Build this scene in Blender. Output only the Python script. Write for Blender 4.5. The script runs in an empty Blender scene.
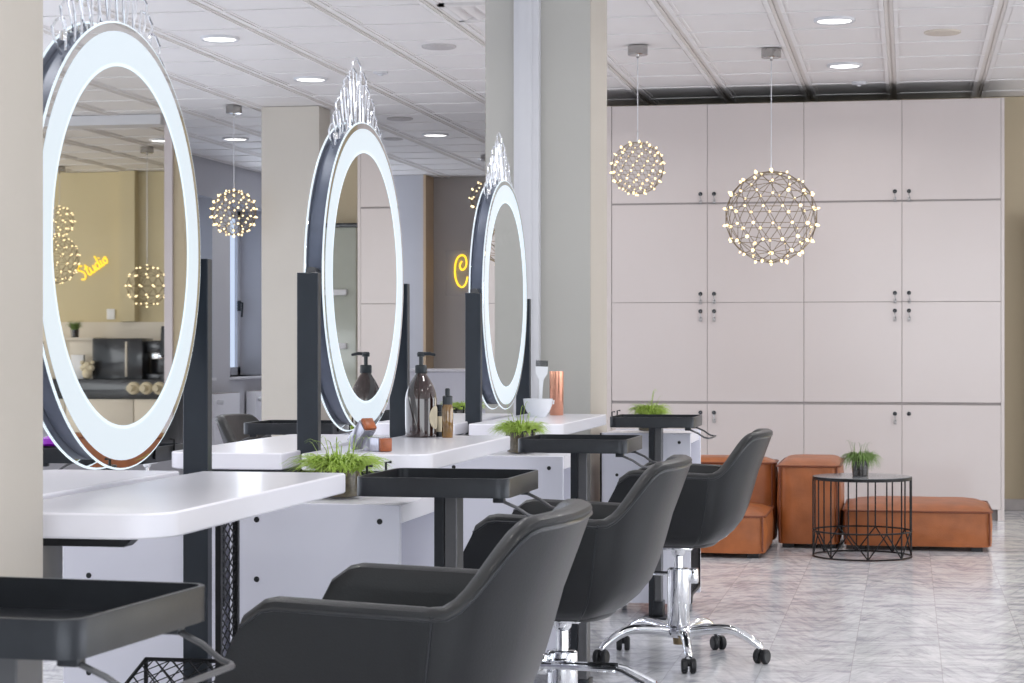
import bpy, bmesh, math, random
from math import sin, cos, pi, radians, sqrt, atan2
from mathutils import Vector, Matrix

random.seed(7)
scn = bpy.context.scene
C = scn.collection

# ------------------------------------------------------------------ camera
F_PX = 2050.0
CAM_H = 1.08
YAW = math.atan2(908 - 512, F_PX)
cam_d = bpy.data.cameras.new('camera')
cam_d.sensor_width = 36.0
cam_d.lens = F_PX / 1024 * 36.0
cam_d.shift_y = (346 - 341.5) / 1024
cam_d.clip_start = 0.05
cam_d.clip_end = 200
cam_d.dof.use_dof = True
cam_d.dof.focus_distance = 6.2
cam_d.dof.aperture_fstop = 20
cam = bpy.data.objects.new('camera', cam_d)
cam.location = (0, 0, CAM_H)
cam.rotation_euler = (radians(90), 0, YAW)
C.objects.link(cam)
scn.camera = cam

# ------------------------------------------------------------------ view, world
scn.view_settings.view_transform = 'Standard'
scn.view_settings.look = 'None'
scn.view_settings.gamma = 1
scn.view_settings.exposure = -0.3
scn.view_settings.use_curve_mapping = False
scn.cycles.use_denoising = True
scn.cycles.max_bounces = 10
scn.cycles.diffuse_bounces = 5
scn.cycles.glossy_bounces = 6
scn.cycles.transmission_bounces = 8
scn.cycles.caustics_reflective = False
scn.cycles.caustics_refractive = False
scn.cycles.sample_clamp_indirect = 4.0
w = bpy.data.worlds.new('daylight')
scn.world = w
w.use_nodes = True
bg = w.node_tree.nodes['Background']
bg.inputs[0].default_value = (0.86, 0.93, 1.0, 1)
bg.inputs[1].default_value = 1.5


def area_light(name, loc, rot, size, power, color=(1, 1, 1), shape='DISK', size_y=None, spread=None):
    d = bpy.data.lights.new(name, 'AREA')
    d.shape = shape
    d.size = size
    if size_y:
        d.size_y = size_y
    d.energy = power
    d.color = color
    if spread:
        d.spread = spread
    o = bpy.data.objects.new(name, d)
    o.location = loc
    o.rotation_euler = rot
    C.objects.link(o)
    return o


# added fill lamps behind the camera and on the right, tilted up for the ceiling
area_light('shopfront_fill', (2.2, -3.0, 1.5), (radians(96), 0, radians(-2)), 6.0, 170, (0.92, 0.96, 1.0), 'RECTANGLE', 2.2)
area_light('right_side_fill', (7.6, 6.5, 1.4), (0, radians(97), 0), 2.2, 260, (0.95, 0.97, 1.0), 'RECTANGLE', 9.0)
area_light('left_wall_fill', (-5.95, 7.5, 1.5), (0, radians(-97), 0), 1.8, 150, (0.84, 0.90, 1.0), 'RECTANGLE', 10.0)  # added cool fill in front of the solid left wall, no window here
area_light('tall_window_daylight', (-5.98, 18.4, 1.6), (0, radians(-90), 0), 1.4, 30, (0.84, 0.90, 1.0), 'RECTANGLE', 1.2)
area_light('kitchen_fill', (7.9, 16.0, 1.5), (0, radians(95), 0), 1.8, 110, (1.0, 0.95, 0.86), 'RECTANGLE', 3.5)  # added fill to brighten the kitchen, the wall behind it has no window
CEIL = 2.72
TILE = 0.54
LIGHT_W = 6.0
downlights = []
for X in (-5.22, -3.60, -1.98, -0.363, 1.257, 2.88):
    for Y in (0.2, 1.9, 3.6, 5.3, 7.05, 8.74, 10.43, 12.12, 15.5, 17.6):
        if X == -0.363 or X == 1.257 or X == -1.98:
            if Y > 13:
                continue
        downlights.append((X, Y))

# ------------------------------------------------------------------ materials
def new_mat(name):
    m = bpy.data.materials.new(name)
    m.use_nodes = True
    return m, m.node_tree, m.node_tree.nodes['Principled BSDF']


def srgb(r, g, b):
    def f(c):
        c /= 255.0
        return c / 12.92 if c <= 0.04045 else ((c + 0.055) / 1.055) ** 2.4
    return (f(r), f(g), f(b), 1)


def pmat(name, col, rough=0.5, metal=0.0, noise=0.0, nscale=8.0, bump=0.0, bscale=60.0, coat=0.0, trans=0.0, ior=1.45, rvar=0.0):
    m, nt, b = new_mat(name)
    b.inputs['Base Color'].default_value = col
    b.inputs['Roughness'].default_value = rough
    b.inputs['Metallic'].default_value = metal
    b.inputs['Coat Weight'].default_value = coat
    b.inputs['Coat Roughness'].default_value = 0.06
    b.inputs['Transmission Weight'].default_value = trans
    b.inputs['IOR'].default_value = ior
    tc = nt.nodes.new('ShaderNodeTexCoord')
    if noise > 0 or rvar > 0:
        n = nt.nodes.new('ShaderNodeTexNoise')
        n.inputs['Scale'].default_value = nscale
        n.inputs['Detail'].default_value = 5
        nt.links.new(tc.outputs['Object'], n.inputs['Vector'])
        if noise > 0:
            r = nt.nodes.new('ShaderNodeValToRGB')
            r.color_ramp.elements[0].position = 0.3
            r.color_ramp.elements[1].position = 0.7
            k0, k1 = 1 - noise, 1 + noise
            r.color_ramp.elements[0].color = (min(1, col[0] * k0), min(1, col[1] * k0), min(1, col[2] * k0), 1)
            r.color_ramp.elements[1].color = (min(1, col[0] * k1), min(1, col[1] * k1), min(1, col[2] * k1), 1)
            nt.links.new(n.outputs['Fac'], r.inputs['Fac'])
            nt.links.new(r.outputs['Color'], b.inputs['Base Color'])
        if rvar > 0:
            mr = nt.nodes.new('ShaderNodeMapRange')
            mr.inputs['To Min'].default_value = max(0, rough - rvar)
            mr.inputs['To Max'].default_value = rough + rvar
            nt.links.new(n.outputs['Fac'], mr.inputs['Value'])
            nt.links.new(mr.outputs['Result'], b.inputs['Roughness'])
    if bump > 0:
        n2 = nt.nodes.new('ShaderNodeTexNoise')
        n2.inputs['Scale'].default_value = bscale
        n2.inputs['Detail'].default_value = 6
        nt.links.new(tc.outputs['Object'], n2.inputs['Vector'])
        bp = nt.nodes.new('ShaderNodeBump')
        bp.inputs['Strength'].default_value = bump
        bp.inputs['Distance'].default_value = 0.004
        nt.links.new(n2.outputs['Fac'], bp.inputs['Height'])
        nt.links.new(bp.outputs['Normal'], b.inputs['Normal'])
    return m


def emat(name, col, strength):
    m, nt, b = new_mat(name)
    b.inputs['Base Color'].default_value = (0.08, 0.08, 0.08, 1)
    b.inputs['Roughness'].default_value = 0.2
    b.inputs['Emission Color'].default_value = col
    b.inputs['Emission Strength'].default_value = strength
    return m


def marble_mat():
    m, nt, b = new_mat('marble_tile_floor')
    L = nt.links.new
    tc = nt.nodes.new('ShaderNodeTexCoord')
    sep = nt.nodes.new('ShaderNodeSeparateXYZ')
    L(tc.outputs['Object'], sep.inputs[0])

    def math_(op, a, bb=None, clamp=False):
        n = nt.nodes.new('ShaderNodeMath')
        n.operation = op
        n.use_clamp = clamp
        for i, v in enumerate((a, bb)):
            if v is None:
                continue
            if isinstance(v, (int, float)):
                n.inputs[i].default_value = v
            else:
                L(v, n.inputs[i])
        return n.outputs[0]
    TW, TL = 0.297, 0.594
    xs = math_('DIVIDE', math_('ADD', sep.outputs[0], 0.186 + 10 * TW), TW)
    xi = math_('FLOOR', xs)
    xf = math_('FRACT', xs)
    odd = math_('FRACT', math_('MULTIPLY', xi, 0.5))       # 0 or .5
    ys = math_('ADD', math_('DIVIDE', sep.outputs[1], TL), odd)
    yi = math_('FLOOR', ys)
    yf = math_('FRACT', ys)
    # book-matched veins: mirror x inside every second strip
    tri = math_('ABSOLUTE', math_('SUBTRACT', math_('MULTIPLY', math_('FRACT', math_('MULTIPLY', math_('ADD', xs, 0.5), 0.5)), 2.0), 1.0))
    comb = nt.nodes.new('ShaderNodeCombineXYZ')
    L(math_('MULTIPLY', tri, 0.55), comb.inputs[0])
    L(math_('ADD', math_('ADD', sep.outputs[1], math_('MULTIPLY', tri, 0.80)), math_('MULTIPLY', yi, 0.37)), comb.inputs[1])
    L(math_('ADD', math_('MULTIPLY', xi, 0.13), math_('MULTIPLY', yi, 1.21)), comb.inputs[2])
    mp = nt.nodes.new('ShaderNodeMapping')
    mp.inputs['Scale'].default_value = (1.0, 1.8, 1.0)
    L(comb.outputs[0], mp.inputs['Vector'])
    n1 = nt.nodes.new('ShaderNodeTexNoise')
    n1.inputs['Scale'].default_value = 4.2
    n1.inputs['Detail'].default_value = 9
    n1.inputs['Roughness'].default_value = 0.72
    n1.inputs['Distortion'].default_value = 1.3
    L(mp.outputs[0], n1.inputs['Vector'])
    ramp = nt.nodes.new('ShaderNodeValToRGB')
    e = ramp.color_ramp.elements
    e[0].position = 0.30
    e[0].color = srgb(182, 185, 193)
    e[1].position = 0.66
    e[1].color = srgb(246, 247, 249)
    e2 = ramp.color_ramp.elements.new(0.44)
    e2.color = srgb(222, 224, 228)
    e3 = ramp.color_ramp.elements.new(0.52)
    e3.color = srgb(237, 239, 242)
    L(n1.outputs['Fac'], ramp.inputs['Fac'])
    # a second, unmirrored set of long drifting veins
    n3 = nt.nodes.new('ShaderNodeTexNoise')
    n3.inputs['Scale'].default_value = 2.6
    n3.inputs['Detail'].default_value = 10
    n3.inputs['Roughness'].default_value = 0.7
    n3.inputs['Distortion'].default_value = 1.8
    mp3 = nt.nodes.new('ShaderNodeMapping')
    mp3.inputs['Scale'].default_value = (1.1, 2.2, 1)
    mp3.inputs['Rotation'].default_value = (0, 0, 0.5)
    cb3 = nt.nodes.new('ShaderNodeCombineXYZ')
    L(sep.outputs[0], cb3.inputs[0]); L(sep.outputs[1], cb3.inputs[1])
    L(math_('ADD', math_('MULTIPLY', xi, 1.37), math_('MULTIPLY', yi, 2.71)), cb3.inputs[2])
    L(cb3.outputs[0], mp3.inputs['Vector']); L(mp3.outputs[0], n3.inputs['Vector'])
    r3 = nt.nodes.new('ShaderNodeValToRGB')
    r3.color_ramp.elements[0].position = 0.36
    r3.color_ramp.elements[0].color = srgb(190, 190, 197)
    r3.color_ramp.elements[1].position = 0.56
    r3.color_ramp.elements[1].color = (1, 1, 1, 1)
    L(n3.outputs['Fac'], r3.inputs['Fac'])
    mx3 = nt.nodes.new('ShaderNodeMix')
    mx3.data_type = 'RGBA'
    mx3.blend_type = 'MULTIPLY'
    mx3.inputs[0].default_value = 0.9
    L(ramp.outputs[0], mx3.inputs[6]); L(r3.outputs[0], mx3.inputs[7])
    # soft large blotches, warm / cool
    n2 = nt.nodes.new('ShaderNodeTexNoise')
    n2.inputs['Scale'].default_value = 1.3
    n2.inputs['Detail'].default_value = 4
    L(tc.outputs['Object'], n2.inputs['Vector'])
    mix = nt.nodes.new('ShaderNodeMix')
    mix.data_type = 'RGBA'
    mix.blend_type = 'MULTIPLY'
    mix.inputs[0].default_value = 0.55
    r2 = nt.nodes.new('ShaderNodeValToRGB')
    r2.color_ramp.elements[0].position = 0.35
    r2.color_ramp.elements[0].color = srgb(232, 231, 236)
    r2.color_ramp.elements[1].position = 0.68
    r2.color_ramp.elements[1].color = srgb(255, 254, 253)
    L(n2.outputs['Fac'], r2.inputs['Fac'])
    L(mx3.outputs[2], mix.inputs[6])
    L(r2.outputs[0], mix.inputs[7])
    # joints
    gx = math_('LESS_THAN', math_('MINIMUM', xf, math_('SUBTRACT', 1.0, xf)), 0.006)
    gy = math_('LESS_THAN', math_('MINIMUM', yf, math_('SUBTRACT', 1.0, yf)), 0.0022)
    g = math_('MAXIMUM', gx, gy)
    mix2 = nt.nodes.new('ShaderNodeMix')
    mix2.data_type = 'RGBA'
    L(math_('MULTIPLY', g, 0.4), mix2.inputs[0])
    L(mix.outputs[2], mix2.inputs[6])
    mix2.inputs[7].default_value = srgb(150, 146, 146)
    L(mix2.outputs[2], b.inputs['Base Color'])
    b.inputs['Roughness'].default_value = 0.16
    b.inputs['Specular IOR Level'].default_value = 0.35
    return m


M = {}
M['floor'] = marble_mat()
M['ceil'] = pmat('ceiling_white', srgb(234, 231, 230), 0.6, noise=0.012, nscale=2)
M['ceil_runner'] = pmat('ceiling_runner', srgb(224, 219, 214), 0.55)
M['ceil_gap'] = pmat('ceiling_plenum', srgb(182, 176, 168), 0.8)
M['wall'] = pmat('wall_beige', srgb(204, 198, 188), 0.7, noise=0.02, nscale=3, bump=0.1, bscale=90)
M['wall_dark'] = pmat('wall_greige', srgb(176, 169, 164), 0.7, noise=0.02, nscale=3)
M['wall_cool'] = pmat('wall_cool_grey', srgb(186, 186, 192), 0.7, noise=0.02, nscale=3)
M['wall_ochre'] = pmat('wall_ochre', srgb(208, 196, 162), 0.7, noise=0.02, nscale=2)
M['wall_edge'] = pmat('wall_edge_warm_lit', srgb(190, 166, 138), 0.6, noise=0.03, nscale=6)  # warm lamplight on the wall's side face put into its colour
M['pillar'] = pmat('pillar_cream', srgb(187, 180, 170), 0.55, noise=0.015, nscale=3, bump=0.08, bscale=70)
M['pillar_green'] = pmat('pillar_sage', srgb(184, 182, 176), 0.42, noise=0.015, nscale=3)
M['trim_white'] = pmat('trim_white', srgb(206, 206, 210), 0.4)
M['base_stone'] = pmat('baseboard_stone', srgb(176, 170, 168), 0.3, noise=0.1, nscale=12)
M['cab_white'] = pmat('lacquer_pink_white', srgb(203, 194, 191), 0.16, noise=0.008, nscale=1.5)
M['cab_gap'] = pmat('cabinet_gap', srgb(150, 144, 142), 0.6)
M['desk_white'] = pmat('lacquer_white', srgb(234, 233, 240), 0.27, noise=0.006, nscale=2, coat=0.08)
M['panel_white'] = pmat('laminate_white', srgb(222, 222, 232), 0.35, noise=0.01, nscale=3)
M['black_metal'] = pmat('black_powder_coat', srgb(46, 48, 52), 0.32, metal=0.5, noise=0.08, nscale=30, bump=0.06, bscale=400)
M['grey_metal'] = pmat('grey_powder_coat', srgb(92, 92, 94), 0.38, metal=0.5, noise=0.05, nscale=30)
M['post'] = pmat('post_anthracite', srgb(38, 44, 52), 0.36, metal=0.1, noise=0.1, nscale=14, bump=0.06, bscale=300)
M['drum'] = pmat('housing_steel_blue', srgb(98, 106, 124), 0.42, metal=0.15, noise=0.12, nscale=12)
M['mirror'] = pmat('silvered_glass', (0.86, 0.87, 0.86, 1), 0.012, metal=1.0, rvar=0.004)
M['glow_band'] = emat('frosted_led_band', (0.80, 0.91, 1.0, 1), 1.02)
M['glow_edge'] = emat('glass_edge_glow', (0.80, 0.92, 1.0, 1), 1.25)
M['chrome'] = pmat('chrome', (0.85, 0.86, 0.88, 1), 0.08, metal=1.0, rvar=0.03, nscale=20)
M['acrylic'] = pmat('crown_glass_rod', (0.86, 0.88, 0.92, 1), 0.09, metal=0.75, rvar=0.03, nscale=40)
M['leather'] = pmat('black_leather', srgb(18, 20, 23), 0.4, noise=0.15, nscale=9, bump=0.12, bscale=280, coat=0.1)
M['leather_trim'] = pmat('black_leather_piping', srgb(34, 36, 40), 0.3, noise=0.1, nscale=20, bump=0.1, bscale=260, coat=0.3)
M['rubber'] = pmat('black_rubber', srgb(30, 31, 34), 0.5, noise=0.1, nscale=30)
M['tan'] = pmat('cognac_leather', srgb(156, 90, 48), 0.4, noise=0.2, nscale=9, bump=0.25, bscale=140)
M['tan_dark'] = pmat('cognac_piping', srgb(112, 58, 34), 0.45, noise=0.1, nscale=20)
M['slate'] = pmat('slate_top', srgb(120, 122, 126), 0.16, noise=0.15, nscale=14)
M['wire_black'] = pmat('black_wire', srgb(22, 22, 24), 0.4, metal=0.4, noise=0.08, nscale=20)
M['gold_wire'] = pmat('steel_wire', srgb(128, 112, 86), 0.3, metal=0.6, rvar=0.05)
M['canopy'] = pmat('smoked_chrome', (0.42, 0.41, 0.40, 1), 0.12, metal=1.0, rvar=0.04, nscale=20)
M['bulb'] = emat('warm_led', (1.0, 0.80, 0.46, 1), 2.9)
M['lamp'] = emat('downlight_diffuser', (1.0, 0.98, 0.95, 1), 3.5)
M['neon'] = emat('yellow_neon', (1.0, 0.66, 0.03, 1), 1.9)
M['grass'] = pmat('grass_green', srgb(150, 176, 72), 0.5, noise=0.4, nscale=30)
M['grass2'] = pmat('fern_green', srgb(104, 132, 66), 0.5, noise=0.35, nscale=30)
M['pot_brown'] = pmat('mossy_glass_pot', srgb(84, 76, 60), 0.2, noise=0.5, nscale=70, coat=0.5)
M['soil'] = pmat('dark_soil', srgb(44, 36, 30), 0.9, noise=0.4, nscale=80)
M['pot_dark'] = pmat('smoked_glass_pot', srgb(40, 34, 32), 0.12, noise=0.3, nscale=50, coat=0.6)
M['clear'] = pmat('clear_glass', (0.9, 0.92, 0.93, 1), 0.03, trans=0.9, rvar=0.01)
M['amber'] = pmat('brown_glass', srgb(44, 24, 21), 0.05, noise=0.25, nscale=16, coat=1.0)
M['amber2'] = pmat('honey_glass', srgb(120, 84, 22), 0.06, noise=0.3, nscale=40, coat=1.0)
M['plastic_black'] = pmat('black_plastic', srgb(34, 40, 46), 0.35, noise=0.05, nscale=30)
M['label_cream'] = pmat('cream_label', srgb(216, 206, 180), 0.5, noise=0.03, nscale=20)
M['porcelain'] = pmat('white_porcelain', srgb(232, 234, 238), 0.15, noise=0.01)
M['copper'] = pmat('brushed_copper', srgb(222, 160, 134), 0.25, metal=0.75, noise=0.1, nscale=20)
M['orange_wood'] = pmat('orange_wood', srgb(150, 80, 42), 0.35, noise=0.25, nscale=60)
M['silver_plastic'] = pmat('silver_plastic', srgb(168, 168, 178), 0.2, metal=0.6, noise=0.05, nscale=20)
M['dark_glossy'] = pmat('dark_glossy_panel', srgb(44, 46, 50), 0.15, noise=0.1, nscale=6, coat=0.4)
M['counter_white'] = pmat('counter_cream', srgb(222, 214, 200), 0.4, noise=0.01)
M['window_frame'] = pmat('window_frame_white', srgb(208, 210, 218), 0.4, noise=0.01)
M['sky_glass'] = emat('daylit_frosted_pane', (0.66, 0.78, 1.0, 1), 1.05)
M['radiator'] = pmat('radiator_white', srgb(222, 222, 228), 0.4, noise=0.01)
M['purple'] = pmat('purple_plastic', srgb(150, 30, 190), 0.2, noise=0.1, nscale=20)
M['speaker'] = pmat('speaker_mesh_grey', srgb(188, 184, 184), 0.7, noise=0.1, nscale=60)
M['speaker_beige'] = pmat('speaker_mesh_beige', srgb(206, 196, 184), 0.7, noise=0.03, nscale=60)
def clear_panel():
    m, nt, b = new_mat('clear_acrylic_panel')
    b.inputs['Base Color'].default_value = (0.8, 0.8, 0.86, 1)
    b.inputs['Roughness'].default_value = 0.1
    b.inputs['Alpha'].default_value = 0.12
    return m
M['clear_panel'] = clear_panel()
M['wall_olive'] = pmat('wall_olive_beige', srgb(190, 176, 150), 0.7, noise=0.02, nscale=3)
M['trim_pink'] = pmat('trim_pinkish_grey', srgb(205, 196, 198), 0.5, noise=0.01)
M['grey_green'] = pmat('grey_green_glass', srgb(168, 172, 162), 0.12, noise=0.04, nscale=5, coat=0.5)


# ------------------------------------------------------------------ mesh builder
class MB:
    def __init__(s):
        s.v = []
        s.f = []
        s.smooth = []

    def add(s, verts, faces, smooth=False):
        o = len(s.v)
        s.v += [tuple(p) for p in verts]
        for f in faces:
            s.f.append(tuple(i + o for i in f))
            s.smooth.append(smooth)
        return s

    def from_bm(s, bm, smooth=False):
        bm.verts.ensure_lookup_table()
        bm.verts.index_update()
        s.add([v.co[:] for v in bm.verts], [[v.index for v in f.verts] for f in bm.faces], smooth)
        bm.free()
        return s

    def box(s, x0, x1, y0, y1, z0, z1, bev=0.0, seg=2, smooth=None):
        bm = bmesh.new()
        bmesh.ops.create_cube(bm, size=1)
        for v in bm.verts:
            v.co = ((x0 + x1) / 2 + v.co.x * (x1 - x0), (y0 + y1) / 2 + v.co.y * (y1 - y0), (z0 + z1) / 2 + v.co.z * (z1 - z0))
        if bev > 0:
            bmesh.ops.bevel(bm, geom=list(bm.edges) + list(bm.verts), offset=bev, segments=seg, affect='EDGES', profile=0.5)
        return s.from_bm(bm, bev > 0 if smooth is None else smooth)

    def tube(s, pts, r, n=8, closed=False, smooth=True, caps=True):
        pts = [Vector(p) for p in pts]
        N = len(pts)
        rs = r if isinstance(r, (list, tuple)) else [r] * N
        vs, fs = [], []
        up = None
        for i, p in enumerate(pts):
            if closed:
                t = (pts[(i + 1) % N] - pts[i - 1]).normalized()
            else:
                t = (pts[min(i + 1, N - 1)] - pts[max(i - 1, 0)]).normalized()
            if up is None:
                up = t.orthogonal().normalized()
            else:
                up = (up - t * up.dot(t))
                up = up.normalized() if up.length > 1e-6 else t.orthogonal().normalized()
            sd = t.cross(up)
            for k in range(n):
                a = 2 * pi * k / n
                vs.append(p + up * (cos(a) * rs[i]) + sd * (sin(a) * rs[i]))
        M_ = N if closed else N - 1
        for i in range(M_):
            j = (i + 1) % N
            for k in range(n):
                k2 = (k + 1) % n
                fs.append((i * n + k, i * n + k2, j * n + k2, j * n + k))
        if not closed and caps:
            fs.append(tuple(range(n))[::-1])
            fs.append(tuple((N - 1) * n + k for k in range(n)))
        return s.add(vs, fs, smooth)

    def lathe(s, prof, n=24, c=(0, 0, 0), axis='z', smooth=True, cap=True):
        """prof: (radius, height)"""
        vs, fs = [], []
        for (r, h) in prof:
            for k in range(n):
                a = 2 * pi * k / n
                p = (r * cos(a), r * sin(a), h)
                if axis == 'x':
                    p = (h, r * cos(a), r * sin(a))
                elif axis == 'y':
                    p = (r * sin(a), h, r * cos(a))
                vs.append((p[0] + c[0], p[1] + c[1], p[2] + c[2]))
        for i in range(len(prof) - 1):
            for k in range(n):
                k2 = (k + 1) % n
                fs.append((i * n + k, i * n + k2, (i + 1) * n + k2, (i + 1) * n + k))
        if cap:
            if prof[0][0] > 1e-5:
                fs.append(tuple(range(n))[::-1])
            if prof[-1][0] > 1e-5:
                fs.append(tuple((len(prof) - 1) * n + k for k in range(n)))
        return s.add(vs, fs, smooth)

    def cyl(s, r, z0, z1, c=(0, 0), n=24, bev=0.0, smooth=True):
        b = min(bev, r * 0.5)
        prof = [(r, z0), (r, z1)] if b <= 0 else [(r - b, z0), (r, z0 + b), (r, z1 - b), (r - b, z1)]
        return s.lathe(prof, n, (c[0], c[1], 0), smooth=smooth)

    def prism(s, outline, z0, z1, axis='z', smooth=False):
        n = len(outline)
        def P(a, b, h):
            return (a, b, h) if axis == 'z' else ((h, a, b) if axis == 'x' else (a, h, b))
        vs = [P(a, b, z0) for a, b in outline] + [P(a, b, z1) for a, b in outline]
        fs = [tuple(range(n))[::-1], tuple(range(n, 2 * n))]
        for i in range(n):
            j = (i + 1) % n
            fs.append((i, j, n + j, n + i))
        return s.add(vs, fs, smooth)

    def build(s, name, mat, parent=None, loc=None):
        me = bpy.data.meshes.new(name)
        me.from_pydata(s.v, [], s.f)
        bm = bmesh.new()
        bm.from_mesh(me)
        bmesh.ops.remove_doubles(bm, verts=bm.verts, dist=1e-5)
        bmesh.ops.recalc_face_normals(bm, faces=bm.faces)
        bm.to_mesh(me)
        bm.free()
        me.materials.append(mat)
        if any(s.smooth):
            for p in me.polygons:
                p.use_smooth = True
            try:
                me.set_sharp_from_angle(angle=radians(38))
            except Exception:
                pass
        o = bpy.data.objects.new(name, me)
        if loc is not None:
            o.location = loc
        if parent is not None:
            o.parent = parent
        C.objects.link(o)
        return o


def tag(o, label, cat, group=None, kind=None):
    o['label'] = label
    o['category'] = cat
    if group:
        o['group'] = group
    if kind:
        o['kind'] = kind
    return o


def thing(name, label, cat, loc=(0, 0, 0), rotz=0.0, group=None):
    o = bpy.data.objects.new(name, None)
    o.empty_display_size = 0.1
    o.location = loc
    o.rotation_euler = (0, 0, rotz)
    C.objects.link(o)
    return tag(o, label, cat, group)


def struct(name, mb, mat, label=None):
    o = mb.build(name, mat)
    o['kind'] = 'structure'
    if label:
        o['label'] = label
    return o


CH = {}
def kids(o):
    return [c for c in bpy.data.objects if c.parent == o]


def dup(root, loc, rotz=None, label=None, group=None, scale=None):
    def rec(o, par):
        c = o.copy()
        C.objects.link(c)
        if par is not None:
            c.parent = par
        for ch in kids(o):
            rec(ch, c)
        return c
    # build the child list first so copies are not revisited
    r = rec(root, None)
    r.location = loc
    if rotz is not None:
        r.rotation_euler = (0, 0, rotz)
    if scale is not None:
        r.scale = (scale, scale, scale)
    if label:
        r['label'] = label
    if group:
        r['group'] = group
    return r


def rrect(x0, x1, y0, y1, r, n=6):
    """rounded rectangle outline; r one value or four (x0y0, x1y0, x1y1, x0y1)"""
    rr = r if isinstance(r, (list, tuple)) else [r] * 4
    out = []
    for (cx, cy, a0, q) in ((x0 + rr[0], y0 + rr[0], pi, rr[0]), (x1 - rr[1], y0 + rr[1], 1.5 * pi, rr[1]),
                            (x1 - rr[2], y1 - rr[2], 0, rr[2]), (x0 + rr[3], y1 - rr[3], 0.5 * pi, rr[3])):
        for k in range(n + 1):
            a = a0 + k / n * pi / 2
            out.append((cx + q * cos(a), cy + q * sin(a)))
    return out


# ------------------------------------------------------------------ setting
YW = 13.86          # wall behind the cabinets
YB = 19.14         # far back wall
mb = MB(); mb.box(-6.9, 8.6, -4, 20.4, -0.1, 0.0)
struct('floor', mb, M['floor'])

# ceiling slab, hanging tiles and runners
mb = MB(); mb.box(-6.9, 8.6, -4, 20.4, CEIL + 0.03, CEIL + 0.12)
struct('ceiling', mb, M['ceil_gap'])
mb = MB()
X0 = -0.093
TY = 0.563
Y0 = 10.43 - TY / 2 - 30 * TY
run = MB()
vent_tiles = set()
for i in range(-13, 17):
    xa = X0 + i * TILE
    xb = xa + TILE
    if xb > 8.6 or xa < -6.9:
        continue
    for j in range(0, 55):
        ya = Y0 + j * TY
        yb = ya + TY
        if ya < -3.8 or yb > 20.4:
            continue
        if -2.3 < xa < -2.2 and 9.5 < (ya + yb) / 2 < 10.1:
            vent_tiles.add((xa, ya))
            continue
        g = 0.0225
        # tray tile: flat field with a stepped edge on the two long sides and a fine lip across
        mb.box(xa + g, xb - g, ya + 0.004, yb - 0.004, CEIL + 0.004, CEIL + 0.022)
        mb.box(xa + g, xa + g + 0.022, ya + 0.012, yb - 0.012, CEIL - 0.004, CEIL + 0.004)
        mb.box(xb - g - 0.022, xb - g, ya + 0.012, yb - 0.012, CEIL - 0.004, CEIL + 0.004)
        mb.box(xa + g + 0.03, xa + g + 0.042, ya + 0.03, yb - 0.03, CEIL, CEIL + 0.004)
        mb.box(xb - g - 0.042, xb - g - 0.03, ya + 0.03, yb - 0.03, CEIL, CEIL + 0.004)
        mb.box(xa + g, xb - g, ya + 0.004, ya + 0.018, CEIL - 0.002, CEIL + 0.004)
    run.box(xa - 0.0215, xa - 0.004, -3.9, 20.3, CEIL + 0.001, CEIL + 0.03)
    run.box(xa + 0.004, xa + 0.0215, -3.9, 20.3, CEIL + 0.001, CEIL + 0.03)
    run.box(xa - 0.004, xa + 0.004, -3.9, 20.3, CEIL + 0.008, CEIL + 0.03)
struct('ceiling_tiles', mb, M['ceil'])
struct('ceiling_runners', run, M['ceil_runner'])

# walls
mb = MB(); mb.box(-2.35, 2.18, YW, YW + 0.25, 0, CEIL)
struct('wall_cabinet_side', mb, M['wall_olive'])
mb = MB(); mb.box(2.18, 2.24, YW - 0.02, YW + 0.27, 0, CEIL)
struct('trim_1', mb, M['trim_pink'])
mb = MB(); mb.box(0.585, 2.18, YW - 0.02, YW, 0, 0.075, 0.004)
struct('baseboard_cabinet_side', mb, M['base_stone'])
# ochre room beyond on the right (seen in the mirrors)
mb = MB(); mb.box(-2.35, 8.4, 18.25, 18.4, 0, CEIL); mb.box(4.15, 4.3, 18.15, 18.25, 1.31, CEIL)
struct('wall_kitchen', mb, M['wall_ochre'])
mb = MB(); mb.box(8.3, 8.5, YW - 0.3, 18.4, 0, CEIL)
struct('wall_right', mb, M['wall_ochre'])
mb = MB(); mb.box(2.24, 8.3, YW - 0.1, YW + 0.1, CEIL - 0.07, CEIL)
struct('trim_2', mb, M['trim_white'])
mb = MB(); mb.box(-2.5, -2.35, YW, 19.8, 0, CEIL)
struct('wall_partition', mb, M['wall_dark'])
# back wall in two planes
mb = MB(); mb.box(-6.02, -4.55, YB, YB + 0.5, 0, CEIL)
struct('wall_back', mb, M['wall_cool'])
mb = MB(); mb.box(-4.55, -2.4, 19.45, 19.64, 0, CEIL)
struct('wall_back_recess', mb, M['wall_dark'])
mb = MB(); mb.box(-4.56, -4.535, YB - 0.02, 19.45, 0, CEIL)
struct('trim_3', mb, M['wall_edge'])  # side face of the back wall, coloured as if lit by a warm lamp
# pier
mb = MB(); mb.box(-4.36, -3.95, 13.5, 13.78, 0, CEIL)
struct('wall_pier', mb, M['wall'])
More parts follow.
